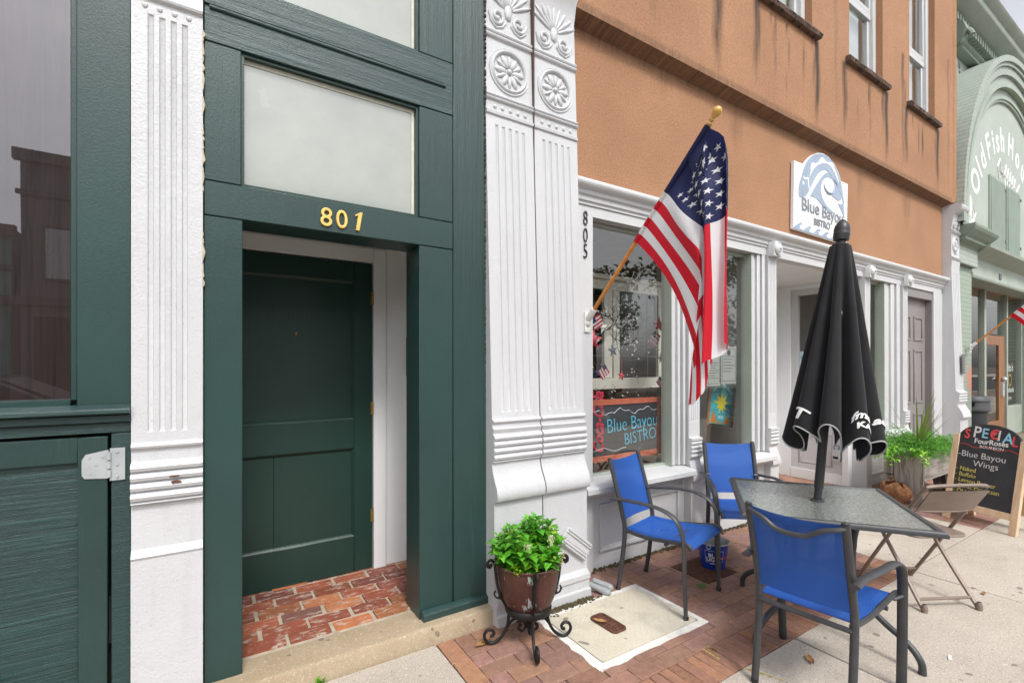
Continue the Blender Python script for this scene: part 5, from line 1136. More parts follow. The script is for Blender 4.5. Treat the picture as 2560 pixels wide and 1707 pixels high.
# ------------------------------------------------------------------ folding chair
t = thing('folding_chair', 'tan metal folding chair pushed under the right corner of the glass table', 'chair', (3.93, 1.22, 0), R(152), local=True)
hw = .20
m = MB(); fr = cr([(-hw,-.25,0),(-hw,-.235,.03),(-hw,.02,.42),(-hw,.20,.68),(-hw*.98,.245,.745),(-hw*.80,.268,.772),(hw*.80,.268,.772),(hw*.98,.245,.745),(hw,.20,.68),(hw,.02,.42),(hw,-.235,.03),(hw,-.25,0)],5); m.tube(fr, .0115, 8, flat=(1,1)); m.tube([(-hw,-.205,.075),(hw,-.205,.075)], .009, 8); m.build('front_frame', TANM, t)
m = MB()
for s_ in (-1,1): m.tube(cr([(s_*(hw-.028),-.12,.435),(s_*(hw-.028),.02,.26),(s_*(hw-.022),.16,.085),(s_*(hw-.02),.215,.02),(s_*(hw-.02),.228,0)],5), .0115, 8)
m.tube([(-hw+.022,.185,.058),(hw-.022,.185,.058)], .0095, 8); m.build('rear_frame', TANM, t)
m = MB(); m.prism(rrect(-hw+.016,hw-.016,-.185,.17,.06), 'z', .432, .441); m.tube([(p[0], p[1], .433) for p in rrect(-hw+.016,hw-.016,-.185,.17,.06)], .009, 6, closed=True); m.build('seat', TANM, t, .003)
m = MB(); m.grid(lambda u, v: ((-hw+.008)+(2*hw-.016)*u, .175+.10*v+.035*(1-(2*u-1)**2), .605+.150*v-.01*(2*u-1)**4), 16, 6); m.grid(lambda u, v: ((-hw+.008)+(2*hw-.016)*u, .180+.10*v+.035*(1-(2*u-1)**2), .603+.150*v-.01*(2*u-1)**4), 16, 6); m.tube([((-hw+.008)+(2*hw-.016)*u/16, .178+.035*(1-(2*u/16-1)**2), .603) for u in range(17)], .007, 6); m.build('backrest', TANM, t, recalc=False)
for x, y in ((-hw,-.252),(hw,-.252),(-hw+.02,.232),(hw-.02,.232)):
    m = MB(); m.lathe([(.001,0),(.015,0),(.017,.02),(.013,.045),(.010,.05)], 10, Matrix.Translation((x,y,0))); m.build('foot_cap', TANM, t)
# ------------------------------------------------------------------ bucket
BC = Vector((3.17, 2.20, .004)); t = thing('bucket', 'bright blue metal beer bucket with white lettering standing on the drain grating', 'bucket', BC, R(0), local=True)
m = MB(); m.lathe([(.001,0),(.082,0),(.084,.004),(.112,.185)], 40); m.build('shell', BLUEP, t); m = MB(); m.lathe([(.112,.184),(.1165,.187),(.1165,.193),(.110,.192),(.081,.012),(.001,.012)], 40); m.build('lining', ZINC, t)
for a in (R(20), R(200)):
    m = MB(); m.tube([Vector((.113*math.cos(a), .113*math.sin(a), .172))+Vector((-math.sin(a)*.014*math.cos(q_), math.cos(a)*.014*math.cos(q_), .014*math.sin(q_))) for q_ in [i*.52 for i in range(12)]], .003, 6, closed=True); m.build('ear', ZINC, t)
def bk_text(body, size, th0, z0, mt=INK):
    def wp(p):
        z = z0+p.y; r = .084+(.028/.181)*z+.0012+p.z; th = th0+p.x/.098; return Vector((r*math.cos(th), r*math.sin(th), z))
    text(body, size, 'lettering', mt, t, Matrix(), .0004, .0012, warp=wp)
THB = math.atan2(-BC.y, -BC.x)+.10
bk_text('BUD', .040, THB, .098); bk_text('LIGHT', .040, THB, .066); bk_text('made to be cold', .009, THB, .048); bk_text('BUD LIGHT', .022, THB+1.15, .085, REDP)
m = MB()
def bq(a0, z0, a1, z1): m.tube([Vector(((.0855+.1547*(z0+(z1-z0)*i/10))*math.cos(a0+(a1-a0)*i/10), (.0855+.1547*(z0+(z1-z0)*i/10))*math.sin(a0+(a1-a0)*i/10), z0+(z1-z0)*i/10)) for i in range(11)], .0010, 4)
for q_ in ((-.62,.055,-.62,.145),(.62,.055,.62,.145),(-.62,.145,.62,.145),(-.62,.055,-.45,.055)): bq(THB+q_[0], q_[1], THB+q_[2], q_[3])
m.build('label_border', INK, t)
TH0 = math.atan2(-TC.y, -TC.x)
def lobe(t0): return max((t0+k*.02 for k in range(-18, 19)), key=lambda th: math.cos(NF*th+.55*math.sin(th*2+.6)))
tl = lobe(TH0-.42); umb_text('T', .105, tl-.10, .955, .2, .8)
tl = lobe(TH0+.62); umb_text('fma', .058, tl-.17, .90, .25, .9); umb_text('KA', .045, tl-.10, .945, 0, .9); tl = lobe(TH0+1.25); umb_text('ade', .058, tl-.20, .915, .25, .9)
# ------------------------------------------------------------------ planter trough with plants
PX, PY = 6.34, 2.04
t = thing('planter_trough', 'weathered grey wooden planter trough with plank ends and drooping plants', 'planter', (PX, PY, 0))
m = MB(); q = random.Random(31)
m.prism([(1.922,0),(1.99,0),(2.005,.10),(2.045,.165),(2.085,.10),(2.10,0),(2.165,0),(2.175,.575),(1.915,.575)], 'x', 6.34, 6.385); m.build('end_board', GREYW, t, .004)
m = MB(); m.box(6.345,6.38,2.18,2.27,.30,.565); m.prism([(2.18,0),(2.27,0),(2.265,.29),(2.18,.29)], 'x', 6.35, 6.39); m.build('end_board', GREYW, t, .004)
m = MB(); m.prism([(2.0,0),(2.06,0),(2.08,.25),(1.95,.25)], 'x', 7.62, 7.66); m.prism([(2.12,0),(2.2,0),(2.24,.25),(2.1,.25)], 'x', 7.62, 7.66); m.box(7.6,7.64,1.94,2.28,.25,.56); m.build('end_board', GREYW, t, .004)
m = MB(); m.box(6.386,7.60,1.935,1.965,.255,.555); m.build('side_board', GREYWX, t, .004); m = MB(); m.box(6.386,7.60,2.25,2.28,.255,.555); m.build('side_board', GREYWX, t, .004)
m = MB(); m.prism([(6.40,.0),(6.50,.0),(6.62,.25),(6.386,.25)], 'y', 1.98, 2.02); m.prism([(7.3,.0),(7.5,.0),(7.6,.25),(7.2,.25)], 'y', 1.98, 2.02); m.build('dark_brace', DARK, t)
m = MB(); m.box(6.386,7.60,1.965,2.25,.30,.50); m.build('soil', SOIL, t)
t = thing('fern_plant', 'feathery bright green fern spilling over the weathered planter trough', 'plant', (6.7, 2.08, .5)); m = MB()
for k in range(330):
    a = q.uniform(0, 6.28); b0 = V(q.uniform(6.33,7.35), q.uniform(1.96,2.24), .50); L = q.uniform(.18,.46)
    d = V(math.cos(a)*.8, math.sin(a)*.8-.1, q.uniform(.35,1.2)).normalized(); pts = []; p = b0.copy()
    for j in range(9): pts.append(p.copy()); p += d*L/8; d = (d+V(0,0,-.13)).normalized()
    kk = q.uniform(.55,1.3)
    for j in range(1, 9):
        for z_ in range(7):
            m.leaf(pts[j], (q.uniform(-1,1), q.uniform(-1,1), q.uniform(-.5,.7)), (0,0,1), q.uniform(.025,.05), .007, (kk*q.uniform(.8,1.2), kk*q.uniform(.9,1.15), kk))
m.build('fronds', FERN, t, recalc=False)
t = thing('spiky_plant', 'spiky yellow green plant with long stiff blades standing in the trough', 'plant', (6.75, 2.1, .5)); m = MB()
for k in range(24):
    a = q.uniform(0, 6.28); e = q.uniform(.15,.95); d = V(math.cos(a)*e, math.sin(a)*e, 1.0).normalized(); L = q.uniform(.40,.72)*(1.05 if e < .5 else .85); p = V(6.78, 2.1, .55); kk = q.uniform(.7,1.35)
    wd = .0115; sd_ = d.cross(V(0,0,1)).normalized(); vs = []
    for j in range(8):
        w_ = wd*(1-(j/7)**2)*.9+.001; vs += [p-sd_*w_, p+sd_*w_]; p = p+d*L/7; d = (d+V(0,0,-.045*e)).normalized()
    m.add(vs, [(2*j, 2*j+1, 2*j+3, 2*j+2) for j in range(7)], (kk, kk, kk*.9), 0, True)
m.build('blades', SPIKE, t, recalc=False)
t = thing('trailing_vine', 'pale variegated vine trailing over the end of the weathered planter', 'plant', (6.36, 2.05, .55)); m = MB(); m2 = MB()
for k in range(11):
    p = V(6.36+q.uniform(-.02,.1), q.uniform(1.93,2.28), .57); pts = []
    out = V(-.05-.06*q.random(), q.uniform(-.05,.05), .03); Ln = q.uniform(.10,.32)
    for j in range(9): pts.append(p.copy()); p = p+out*(.6 if j < 3 else .08)+V(0,0,-Ln/9*(0 if j < 2 else 1))
    m2.tube(pts, .0018, 5, col=(1,1.1,.6))
    for j in range(1, 9):
        for z_ in range(3):
            lite = q.random() < .5; m.leaf(pts[j]+V(q.gauss(0,.01),q.gauss(0,.012),q.gauss(0,.01)), (q.uniform(-1,.2),q.uniform(-1,1),q.uniform(-1,.3)), (0,0,1), q.uniform(.03,.055), .028, (3.2,1.9,3.) if lite else (1.2,1.0,1))
m.build('leaves', BASIL, t, recalc=False); m2.build('stems', BASIL, t)
t = tag(MB().build('coir_liner', COIR), 'brown fibrous coir basket liner lying against the foot of the planter', 'coir liner')
bpy.data.objects.remove(t); m = MB(); c0 = V(6.20, 2.18, 0)
def coir(u, v):
    a = 2*math.pi*u; z = .235*v; r = (.125+.02*math.sin(3*a)+.01*math.sin(7*a))*(math.sin(math.pi*(.18+.82*min(1, (1-v)*.62+.02)))+.08)*(.85+.15*math.sin(5*v+a))
    return c0+V(r*math.cos(a)*.9+.03*v, r*math.sin(a)*1.15-.05*v, max(0, z+.018*math.sin(4*a)*v))
m.grid(coir, 30, 14)
for k in range(260):
    u, v = q.random(), q.random()*.95; p = coir(u, v); n = (p-c0-V(0,0,.1)).normalized(); m.tube([p, p+n*.008+V(q.gauss(0,.012),q.gauss(0,.012),q.gauss(0,.015)), p+n*.004+V(q.gauss(0,.025),q.gauss(0,.025),q.gauss(0,.02))], .0012, 3, cap=False)
for k in range(3): m.tube(cr([coir(.1+k*.3,.9), coir(.1+k*.3,.99)+V(0,0,.03), c0+V(.03+.02*k,-.06,.27-.01*k)],4), [.012]*4+[.006]*4+[.002], 5)
tag(m.build('coir_liner', COIR), 'brown fibrous coir basket liner lying against the foot of the planter', 'coir liner')
# ------------------------------------------------------------------ A-frame chalkboard
t = thing('sandwich_board', 'pine framed sandwich board with chalk lettering for the special on wings', 'sandwich board', (6.04, 1.43, 0), math.atan2(-.546, -.206), local=True)
TB = Matrix.Rotation(R(-10.5), 4, 'X')     # local: x to the reader's right, -y to the reader
bw = .295
def B(m_): return m_.xf(TB)
m = MB(); m.box(-bw,-bw+.055,-.012,.022,0,.835); B(m).build('side_post', PINE, t, .003); m = MB(); m.box(bw-.055,bw,-.012,.022,0,.835); B(m).build('side_post', PINE, t, .003)
m = MB(); m.box(-bw+.055,bw-.055,-.010,.020,.125,.185); B(m).build('bottom_rail', PINE, t, .003)
arcp = [(-bw+.055,.185),(bw-.055,.185),(bw-.055,.80)]+[((bw-.05)*math.cos(a), .80+.145*math.sin(a)) for a in [i*math.pi/20 for i in range(21)]]+[(-bw+.055,.80)]
m = MB(); m.prism(arcp, 'y', -.004, .016); B(m).build('board', CHALKB, t)
m = MB(); m.tube([((bw-.046)*math.cos(a), .004, .80+.149*math.sin(a)) for a in [i*math.pi/20 for i in range(21)]], .007, 6); B(m).build('arch_edge', M('dark_edge', (.05,.05,.05), .6), t)
TBK = Matrix.Translation((0,.33,0)) @ Matrix.Rotation(R(10.5), 4, 'X')
m = MB(); m.box(-bw,-bw+.055,-.012,.022,0,.82); m.box(bw-.055,bw,-.012,.022,0,.82); m.box(-bw+.055,bw-.055,-.01,.02,.125,.185); m.prism(arcp[:3]+[(-bw+.055,.80)], 'y', -.004, .014); m.xf(TBK).build('back_frame', PINE, t, .003)
def btext(body, size, x, z, mt, rot=0, sx=1, shear=0, al='LEFT', off=0):
    text(body, size, 'lettering', mt, t, TB @ Matrix.Translation((x, -.0055, z)) @ Matrix.Rotation(R(90),4,'X') @ Matrix.Rotation(R(rot),4,'Z'), .0006, off, shear, sx, al)
for ch, x, z, mt, sz_ in (('S',-.175,.825,CH_R,.125),('P',-.105,.842,CH_W,.15),('E',-.035,.845,CH_L,.13),('C',.030,.845,CH_R,.13),('I',.090,.835,CH_W,.135),('A',.135,.82,CH_L,.135),('L',.20,.80,CH_R,.125)): btext(ch, sz_, x-.03, z-.02, mt, -3, .85, off=.002)
m = MB(); hp = [(.022*16*math.sin(a)**3/16, (13*math.cos(a)-5*math.cos(2*a)-2*math.cos(3*a)-math.cos(4*a))*.0016) for a in [i*2*math.pi/30 for i in range(30)]]; m.prism([(.035+p[0]*1.0, .873+p[1]*1.0) for p in hp], 'y', -.0052, -.0042); B(m).build('heart', CH_R, t)
btext('FourRoses', .066, 0.02, .765, INK, 0, .95, al='CENTER', off=.001); btext('BOURBON', .036, 0.03, .725, INK, 0, 1.1, al='CENTER')
m = MB(); m.tube([(-.235+.47*i/30, -.006, .735+.012*math.sin(i*.55)-.012*(i/30)) for i in range(31)], .0018, 4); B(m).build('chalk_line', CH_R, t)
btext('-Blue Bayou', .082, -.235, .625, CH_W, -1, .98, off=-.001); btext('Wings', .080, -.10, .545, CH_W, -1, 1.0, off=-.001)
for i, s_ in enumerate(('- Naked', '- Buffalo', '- Lemon Pepper', '- Garlic Parmesan', '- Old Bay')): btext(s_, .056, -.235, .488-.054*i, CH_Y, -1.5, .92, off=-.0005)
# ------------------------------------------------------------------ waste bin beyond the planter
t = thing('waste_bin', 'round black waste bin with domed lid beside the sage green pier', 'bin', (11.28, 2.74, 0))
Mb = Matrix.Translation((11.28, 2.74, 0)) @ Matrix.Scale(.74, 4, (1,0,0)) @ Matrix.Scale(.74, 4, (0,1,0)) @ Matrix.Scale(.93, 4, (0,0,1)); m = MB(); m.lathe([(.001,0),(.24,0),(.26,.03),(.28,.74),(.27,.76)], 28, Mb); m.build('body', BIN, t)
m = MB(); m.lathe([(.29,.74),(.33,.76),(.335,.80),(.325,.82),(.315,.93),(.33,.94),(.325,.98),(.27,1.03),(.001,1.05)], 28, Mb); m.build('lid', M('grey_bin_lid', (.06,.062,.066), .55, .15), t); m = MB(); m.box(11.02,11.06,2.64,2.80,.80,.86); m.build('slot', BLACKP, t)
# ------------------------------------------------------------------ small things along the wall
def frag():
    t = thing('moulding_fragment', 'broken white fluted moulding fixed askew at the foot of the column', 'moulding', (1.985, 2.36, .36))
    Mx = Matrix.Translation((1.985, 2.372, .355)) @ Matrix.Rotation(R(38), 4, 'Y'); m = MB(); m.box(-.125,.125,-.018,.0,-.058,.058)
    for z in (-.045,-.028,.03,.047): m.box(-.12,.12,-.026,-.018,z-.006,z+.006)
    m.box(-.115,.115,-.021,-.018,-.016,.018); m.xf(Mx).build('slab', WHITE, t, .002)
frag()
for i, (x, y, r_, d) in enumerate(((2.13,2.40,.020,(.06,-.11)),(2.19,2.43,.020,(.06,-.10)))):
    m = MB(); p = [V(x, y, .045), V(x+d[0]*.4, y+d[1]*.4, .035), V(x+d[0]*.75, y+d[1]*.75, .026), V(x+d[0], y+d[1], .022)]; m.tube(p, [r_, r_, r_*1.25, r_*1.25], 14); m.ball(p[-1], r_*1.25, (1,1,.9), 12, 8)
    tag(m.build('pipe_stub', PVC), ('capped grey pipe stub nearest the column base by the wall', 'capped grey pipe stub closest to the bistro wall')[i], 'pipe', 'pipe stubs at the column')
m = MB(); q = random.Random(77)
def crumbs(x0, y0, x1, y1, n, wd, h):
    for k in range(n):
        f = q.random(); p = V(x0+(x1-x0)*f+q.gauss(0,wd*.4), y0+(y1-y0)*f-abs(q.gauss(0,wd)), 0); r_ = q.uniform(.003,.010)
        m.ball(p+V(0,0,q.uniform(0,h)), r_, (1.2,1,.8), 5, 4)
crumbs(1.62,2.33,2.08,2.33,420,.022,.012); crumbs(2.2,2.62,4.3,2.62,700,.02,.01); crumbs(1.44,2.395,1.62,2.34,90,.02,.01); crumbs(1.68,2.31,2.2,2.30,60,.01,.004)
o = m.build('wall_debris', MOSS); tag(o, 'dark mossy crumbs along the foot of the white wall', 'debris', kind='stuff')
m = MB()
for k in range(60): a = q.uniform(0,6.28); m.leaf((.44+q.gauss(0,.012),2.385-abs(q.gauss(0,.008)),.0), (math.cos(a)*.5,math.sin(a)*.5-.3,1), (0,0,1), q.uniform(.015,.04), .006, (1.5,1.3,.6))
tag(m.build('weed_tuft', BASIL, recalc=False), 'small yellow green weed growing at the foot of the door step', 'weed')
m = MB()
for k in range(14): a = q.uniform(0,6.28); m.leaf((2.80+q.gauss(0,.02),2.03+q.gauss(0,.015),.004), (math.cos(a),math.sin(a),.5), (0,0,1), q.uniform(.02,.04), .014, (.5,.6,.7))
tag(m.build('weed_tuft', BASIL, recalc=False), 'small dark weed growing between bricks near the blue chair', 'weed')
def dryleaf(x, y, z, s_, a, label, kk=(1,1,1)):
    m = MB(); m.grid(lambda u, v: V(x, y, z)+Matrix.Rotation(a, 3, 'Z') @ V((u-.5)*s_, (v-.5)*s_*.42*math.sin(math.pi*(.08+.86*u)), .004+.10*s_*(abs(v-.5)*2)**2+.05*s_*(2*u-1)**2), 8, 4)
    tag(m.build('fallen_leaf', DRY, recalc=False), label, 'leaf', 'fallen leaves on the pavement')
for args in ((1.905,2.05,.017,.075,-.9,'curled orange leaf lying on the iron grille of the cover'),(1.24,2.24,.002,.10,.2,'brown leaf by the left foot of the plant stand'),(2.57,1.23,.002,.075,.8,'tan leaf on concrete below the near chair seat'),(2.80,.83,.002,.08,.1,'tan leaf on the concrete at the bottom edge of the photo'),(3.00,2.02,.004,.05,.5,'small brown leaf on bricks beside the blue bucket'),(4.28,.98,.002,.05,.3,'dark twig of leaf on the concrete by the sandwich board')): dryleaf(*args)
m = MB(); m.grid(lambda u, v: (.93+.06*(u-.5)+.008*math.sin(9*v), 1.98+.04*(v-.5)+.006*math.sin(8*u), .0025+.004*math.sin(math.pi*u)*math.sin(math.pi*v)), 6, 6); tag(m.build('tar_spot', BLACKP, recalc=False), 'black gum spot on the concrete before the door step', 'stain')
m = MB(); m.obox((3.20,.86,.004),(.05,.012,.004), Matrix.Rotation(.3,4,'Z')); tag(m.build('paper_scrap', INK), 'white paper scrap on the concrete at the right of the near chair', 'litter')
# ------------------------------------------------------------------ things in the bistro windows
t = thing('chalkboard_sign', 'framed chalkboard with blue chalk writing leaning in the first bistro window', 'chalkboard', (2.8, 2.80, .66))
x0, x1, z0, z1, yy = 2.28, 3.30, .735, 1.225, 2.80
m = MB(); m.box(x0,x1,yy-.012,yy+.012,z0,z0+.045); m.box(x0,x1,yy-.012,yy+.012,z1-.045,z1); m.box(x0,x0+.04,yy-.012,yy+.012,z0+.045,z1-.045); m.box(x1-.04,x1,yy-.012,yy+.012,z0+.045,z1-.045); m.build('frame', FRAMER, t, .003)
m = MB(); m.box(x0+.04,x1-.04,yy,yy+.01,z0+.045,z1-.045); m.build('board', CHALKB, t)
text('Coca-Cola', .155, 'lettering', REDP, t, wallM(2.628, yy-.004, .80, R(90)), .001, .003, shear=.45, sx=.72, align='LEFT')
text('Blue Bayou', .165, 'lettering', CH_B, t, wallM(2.665, yy-.004, .955, R(3)), .001, -.003, align='LEFT', fit=.575); text('BISTRO', .140, 'lettering', CH_B, t, wallM(2.86, yy-.004, .845, R(5)), .001, -.003, align='LEFT', fit=.37)
m = MB(); m.tube([(2.45+.8*i/24, yy-.004, 1.125+.018*math.sin(i*.7)+.012*math.sin(i*1.9)) for i in range(25)], .0025, 4); m.tube([(2.33+.55*i/24, yy-.004, .845-.03*(i/24)+.012*math.sin(i*.6)) for i in range(25)], .002, 4); m.build('chalk_scroll', CH_W, t)
t = thing('leaded_sash', 'old white cabinet sash with leaded dark panes standing inside the first window', 'window sash', (3.0, 3.2, .65)); yy = 3.20
OLDW = mat_white('chipped_old_white', (.74,.71,.62), (.3,.27,.2), .62, .4)
m = MB(); m.box(2.35,4.0,yy-.02,yy+.04,2.18,2.27); m.box(2.35,4.0,yy-.02,yy+.04,1.28,1.38); m.box(3.0,3.10,yy-.025,yy+.04,1.38,2.18); m.box(3.12,3.2,yy-.018,yy+.04,1.38,2.18); m.box(3.72,3.80,yy-.02,yy+.04,1.38,2.18); m.box(3.86,3.97,yy-.03,yy+.04,.65,2.3); m.box(2.35,4.0,yy-.05,yy+.04,2.27,2.31); m.box(2.35,4.0,yy-.06,yy+.04,1.10,1.16); m.build('frame', OLDW, t, .004)
m = MB(); m.box(2.35,3.86,yy+.01,yy+.014,1.38,2.18); m.build('pane', glassm('leaded_pane', (.30,.30,.27), .8, .05, .05), t)
m = MB()
for zz in (1.58,1.78,1.98): m.box(2.35,3.86,yy+.004,yy+.010,zz,zz+.006)
for k in range(8): m.box(2.45+k*.19,2.456+k*.19,yy+.003,yy+.009,1.38,2.18)
for s_ in (-1,1): m.tube([(3.46+s_*(.02+.05*math.sin(a)), yy+.004, 1.93+.09*math.cos(a)) for a in [i*math.pi/10 for i in range(11)]], .005, 5)
m.tube([(3.46+.06*math.cos(a), yy+.004, 1.93+.07*math.sin(a)) for a in [i*.35 for i in range(18)]], .004, 5); m.build('lead_lines', GREYT, t)
# twig garland with berries
t = thing('twig_garland', 'dark twig garland with white berries hung across the first bistro window', 'garland', (2.8, 2.95, 1.6)); q = random.Random(41)
mt_, mb_ = MB(), MB()
def twig(p, d, L, r_, dep):
    pts = [p.copy()]; 
    for j in range(6): d = (d+V(q.gauss(0,.22),q.gauss(0,.10),q.gauss(0,.22))).normalized(); p = p+d*L/6; p.y = min(3.10, max(2.80, p.y)); pts.append(p.copy())
    mt_.tube(pts, [r_*(1-.1*j) for j in range(7)], 5)
    for j in range(2, 7):
        if q.random() < .24: mb_.ball(pts[j]+V(q.gauss(0,.008),q.gauss(0,.008),q.gauss(0,.008)), q.uniform(.004,.0085), (1,1,1), 6, 4)
        if dep and q.random() < .6: twig(pts[j], (d+V(q.gauss(0,.8),q.gauss(0,.2),q.gauss(0,.8))).normalized(), L*.55, r_*.65, dep-1)
for k in range(7):
    z = 1.28+.125*k; twig(V(2.40+q.uniform(0,.12),2.95,z), V(.8,0,q.uniform(-.7,.5)).normalized(), q.uniform(.25,.46), .006, 2)
    twig(V(3.42-q.uniform(0,.12),2.98,z+.02), V(-.8,0,q.uniform(-.8,.4)).normalized(), q.uniform(.22,.42), .006, 2)
twig(V(2.4,2.95,2.25), V(.9,0,.15).normalized(), .5, .008, 2)
mt_.build('twigs', M('dark_twig', (.035,.025,.02), .8, .3, 30), t); mb_.build('berries', M('white_berry', (.70,.68,.62), .5), t)
def star(u, v, r_, mt, label, y=2.90):
    c = at(u, v, y); a0 = q.uniform(-.25,.25); pts = []
    for k in range(10):
        rr_ = r_ if k % 2 == 0 else r_*.42; a = a0+math.pi/2+k*math.pi/5; pts.append(c+V(rr_*math.cos(a), 0, rr_*math.sin(a)))
    m = MB(); m.add(pts+[c+V(0,-.022,0), c+V(0,.012,0)], [(k, (k+1) % 10, 10) for k in range(10)]+[((k+1) % 10, k, 11) for k in range(10)])
    m.tube([c+V(0,0,r_*.9), c+V(.004,0,r_+.10)], .002, 4); tag(m.build('star_ornament', mt, recalc=False), label, 'ornament', 'stars and flags hung in the window')
STR = M('red_star', (.55,.035,.06), .5, .25, 60, .3, 80); STB = M('navy_star', (.02,.035,.09), .5, .2, 60); STW = M('white_star', (.72,.72,.70), .5)
star(1647,811,.085,STR,'large red star at the right of the window display'); star(1484,850,.095,STR,'large red star behind the left edge of the window'); star(1508,819,.055,STW,'white star below the small flag'); star(1532,876,.06,STB,'navy star among the twigs left of the sash bar'); star(1493,932,.048,STB,'navy star low in the left twigs'); star(1553,940,.045,STR,'small red star low below the sash'); star(1481,995,.06,STR,'red star just over the chalkboard frame'); star(1653,895,.055,STW,'pale star under the hanging flag')
def miniflag(u, v, w_, h_, rot, label):
    c = at(u, v, 2.89); m = MB(); Mx = Matrix.Translation(c) @ Matrix.Rotation(rot, 4, 'Y')
    for k in range(7):
        za = h_/2-h_*k/7; xa = -w_/2+(w_*.42 if k < 3 else 0)
        m.add([Mx @ Vector(p) for p in ((xa,.004*math.sin(k),za),(w_/2,.006,za),(w_/2,.006,za-h_/7),(xa,.004*math.sin(k+1),za-h_/7))], [(0,1,2,3)], (.55,.02,.05) if k % 2 == 0 else (.7,.7,.7))
    m.add([Mx @ Vector(p) for p in ((-w_/2,0,h_/2),(-w_/2+w_*.42,.001,h_/2),(-w_/2+w_*.42,.001,h_/2-h_*3/7),(-w_/2,0,h_/2-h_*3/7))], [(0,1,2,3)], (.02,.03,.10))
    tag(m.build('small_flag', FLAG, recalc=False), label, 'ornament', 'stars and flags hung in the window')
miniflag(1494,805,.12,.10,-.5,'small paper flag hung near the flagpole bracket'); miniflag(1638,848,.11,.13,.5,'small striped flag below the large red star'); miniflag(1510,930,.09,.10,.9,'tiny striped flag by the low navy star'); miniflag(1652,956,.10,.07,.7,'striped flag tip over the right of the chalkboard')
# second window
def plan(cx, cy, w_, h_, y, lean): return Matrix.Translation(at(cx, cy, y)) @ Matrix.Rotation(lean, 4, 'Y')
t = thing('best_poster', 'turquoise poster with a yellow splash and arched white words in the second window', 'poster', at(1803,1010,2.95)); Mp_ = plan(1803,1003,0,0,2.92,R(8)); w_, h_ = .36, .46
m = MB(); m.box(-w_/2,w_/2,-.004,.004,-h_/2,h_/2); m.xf(Mp_).build('sheet', M('turquoise_print', (.04,.36,.42), .5, .35, 7), t)
m = MB(); m.box(w_/2,w_/2+.035,-.012,.012,-h_/2-.02,h_/2+.06); m.box(-w_/2-.035,-w_/2,-.012,.012,-h_/2-.02,h_/2+.06); m.xf(Mp_).build('frame', BROWNW, t, .003)
pts = []
for k in range(18):
    a = math.pi*2*k/18+.2; r_ = (.125 if k % 2 == 0 else .055)*(1.15 if math.sin(a) > 0 else .8); pts.append((r_*math.cos(a)*1.0, -.03+r_*math.sin(a)))
m = MB(); m.prism(pts, 'y', -.006, -.0042); m.xf(Mp_).build('splash', M('yellow_print', (.75,.62,.03), .5, .15, 20), t)
def arcw(p):
    a = math.pi/2-p.x/.165; r_ = .150+p.y; return Vector((r_*math.cos(a)*1.0, -.005-p.z, .005+r_*math.sin(a)*.98))
text('VOTED the BEST', .048, 'lettering', INK, t, Mp_, .0004, .0008, warp=arcw); text('2023', .045, 'lettering', INK, t, Mp_ @ Matrix.Translation((0,-.006,-.175)) @ Matrix.Rotation(R(90),4,'X'), .0004)
m = MB(); m.prism([(-.17,-.22),(-.12,-.10),(-.06,-.20),(.05,-.215),(.12,-.13),(.17,-.22)], 'y', -.0055, -.0042); m.xf(Mp_).build('orange_corner', M('orange_print', (.6,.22,.04), .5), t)
PAPER = M('grey_paper', (.33,.35,.33), .7, .05)
def notice(cx, cy, w_, h_, y, label, lines=7, logo=False):
    c = at(cx, cy, y); t = thing('paper_notice', label, 'notice', c, 0, 'notices in the bistro glass'); m = MB(); m.box(c.x-w_/2,c.x+w_/2,y,y+.004,c.z-h_/2,c.z+h_/2); m.build('sheet', PAPER, t); m = MB()
    for k in range(lines): m.box(c.x-w_*.36,c.x+w_*(.36-.1*(k % 3)),y-.001,y-.0003,c.z+h_*(.22-.08*k),c.z+h_*(.235-.08*k))
    for s_ in (-1,1): m.box(c.x+s_*w_*.43-.002,c.x+s_*w_*.43+.002,y-.001,y-.0003,c.z-h_*.43,c.z+h_*.43); m.box(c.x-w_*.43,c.x+w_*.43,y-.001,y-.0003,c.z+s_*h_*.43-.002,c.z+s_*h_*.43+.002)
    if logo: m.lathe([(.001,0),(.028,0),(.028,.001),(.001,.001)], 14, Matrix.Translation((c.x,y-.0003,c.z+h_*.33)) @ Matrix.Rotation(R(90),4,'X'))
    m.build('print', BLACKP, t)
notice(1822,912,.24,.36,2.76,'grey bordered paper notice with a round crest beside the hanging flag',6,True); notice(1784,925,.20,.30,2.77,'grey bordered paper notice mostly behind the tip of the flag')
t = thing('table_lamp', 'small lit lamp with an orange shade inside the second bistro window', 'lamp', at(1814,900,4.2)); c = at(1814,836,4.2)
m = MB(); m.lathe([(.16,-.12),(.165,-.10),(.12,.10),(.05,.135),(.001,.14)], 24, Matrix.Translation(c)); m.build('lamp_shade', emis('lit_orange_shade', (.95,.50,.08), .75), t); m = MB(); m.tube([c+V(0,0,-.1), c+V(0,0,-.95)], .02, 8); m.lathe([(.001,0),(.10,0),(.10,.02),(.03,.05)], 16, Matrix.Translation(c+V(0,0,-1.0))); m.build('stem', GREYT, t)
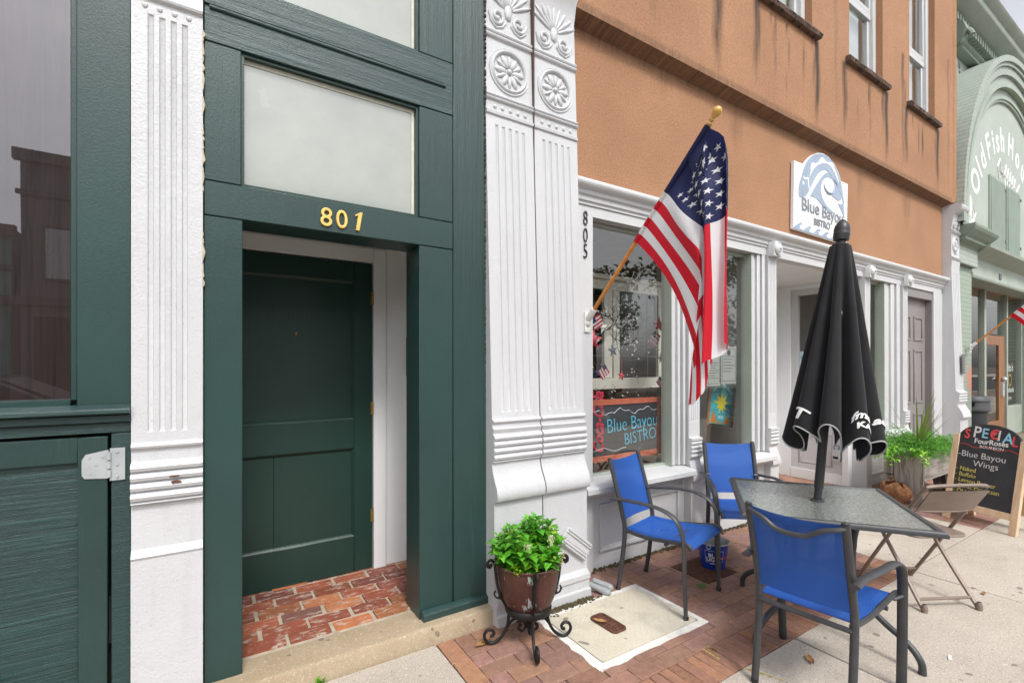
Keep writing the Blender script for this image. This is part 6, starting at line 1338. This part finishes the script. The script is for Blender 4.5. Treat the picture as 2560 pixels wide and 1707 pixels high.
t = thing('dining_table', 'pale table edge inside behind the poster', 'table', at(1810,1100,3.6)); c = at(1815,1058,3.5); m = MB(); m.box(c.x-.5,c.x+.7,3.4,4.1,c.z-.04,c.z); m.build('top', BEIGE, t); m = MB(); m.box(c.x-.45,c.x-.38,3.45,3.52,0,c.z-.04); m.build('leg', BEIGE, t); m = MB(); m.box(c.x+.55,c.x+.62,3.45,3.52,0,c.z-.04); m.build('leg', BEIGE, t)
# stickers on the door glass
def sidesheet(y0, y1, z0, z1, mt, name, label, words=None):
    t = thing(name, label, 'poster', (6.655,(y0+y1)/2,z0), 0, 'bills stuck in the door glass'); m = MB(); m.box(6.650,6.654,y0,y1,z0,z1); m.build('sheet', mt, t); qq = random.Random(int(z0*100)); 
    m = MB()
    for k in range(9): a = qq.uniform(y0,y1-.06); b = qq.uniform(z0,z1-.05); m.box(6.6475,6.6495,a,a+qq.uniform(.03,.06),b,b+qq.uniform(.02,.05),(qq.uniform(.1,.8),qq.uniform(.1,.6),qq.uniform(.05,.6)))
    m.build('print', FLAG, t)
    if words: text(words, .06, 'lettering', INK, t, Matrix.Translation((6.645,(y0+y1)/2,z0+(z1-z0)*.6)) @ Matrix.Rotation(R(-90),4,'Z') @ Matrix.Rotation(R(90),4,'X'), .0004)
sidesheet(3.13,3.32,1.38,1.68,M('pale_blue_print', (.45,.60,.68), .5, .2, 10),'door_bill','colourful printed bill high on the door glass'); sidesheet(3.18,3.32,1.20,1.36,M('slate_print', (.13,.15,.17), .5),'door_bill','slate grey bill under the colourful one','VISA'); sidesheet(3.16,3.32,.98,1.18,M('orange_blue_print', (.55,.32,.05), .5, .5, 9),'door_bill','orange and blue bill low on the door glass')
t = thing('open_sign', 'red bordered card hung in the narrow window right of the umbrella', 'card', at(2185,1010,2.78)); c = at(2184,1010,2.78); m = MB(); m.box(c.x-.2,c.x+.2,2.775,2.782,c.z-.52,c.z+.40); m.build('sheet', PAPER, t); m = MB(); m.box(c.x-.2,c.x+.2,2.770,2.775,c.z+.22,c.z+.40); m.box(c.x-.2,c.x+.2,2.770,2.775,c.z-.52,c.z-.38); m.build('band', REDP, t)
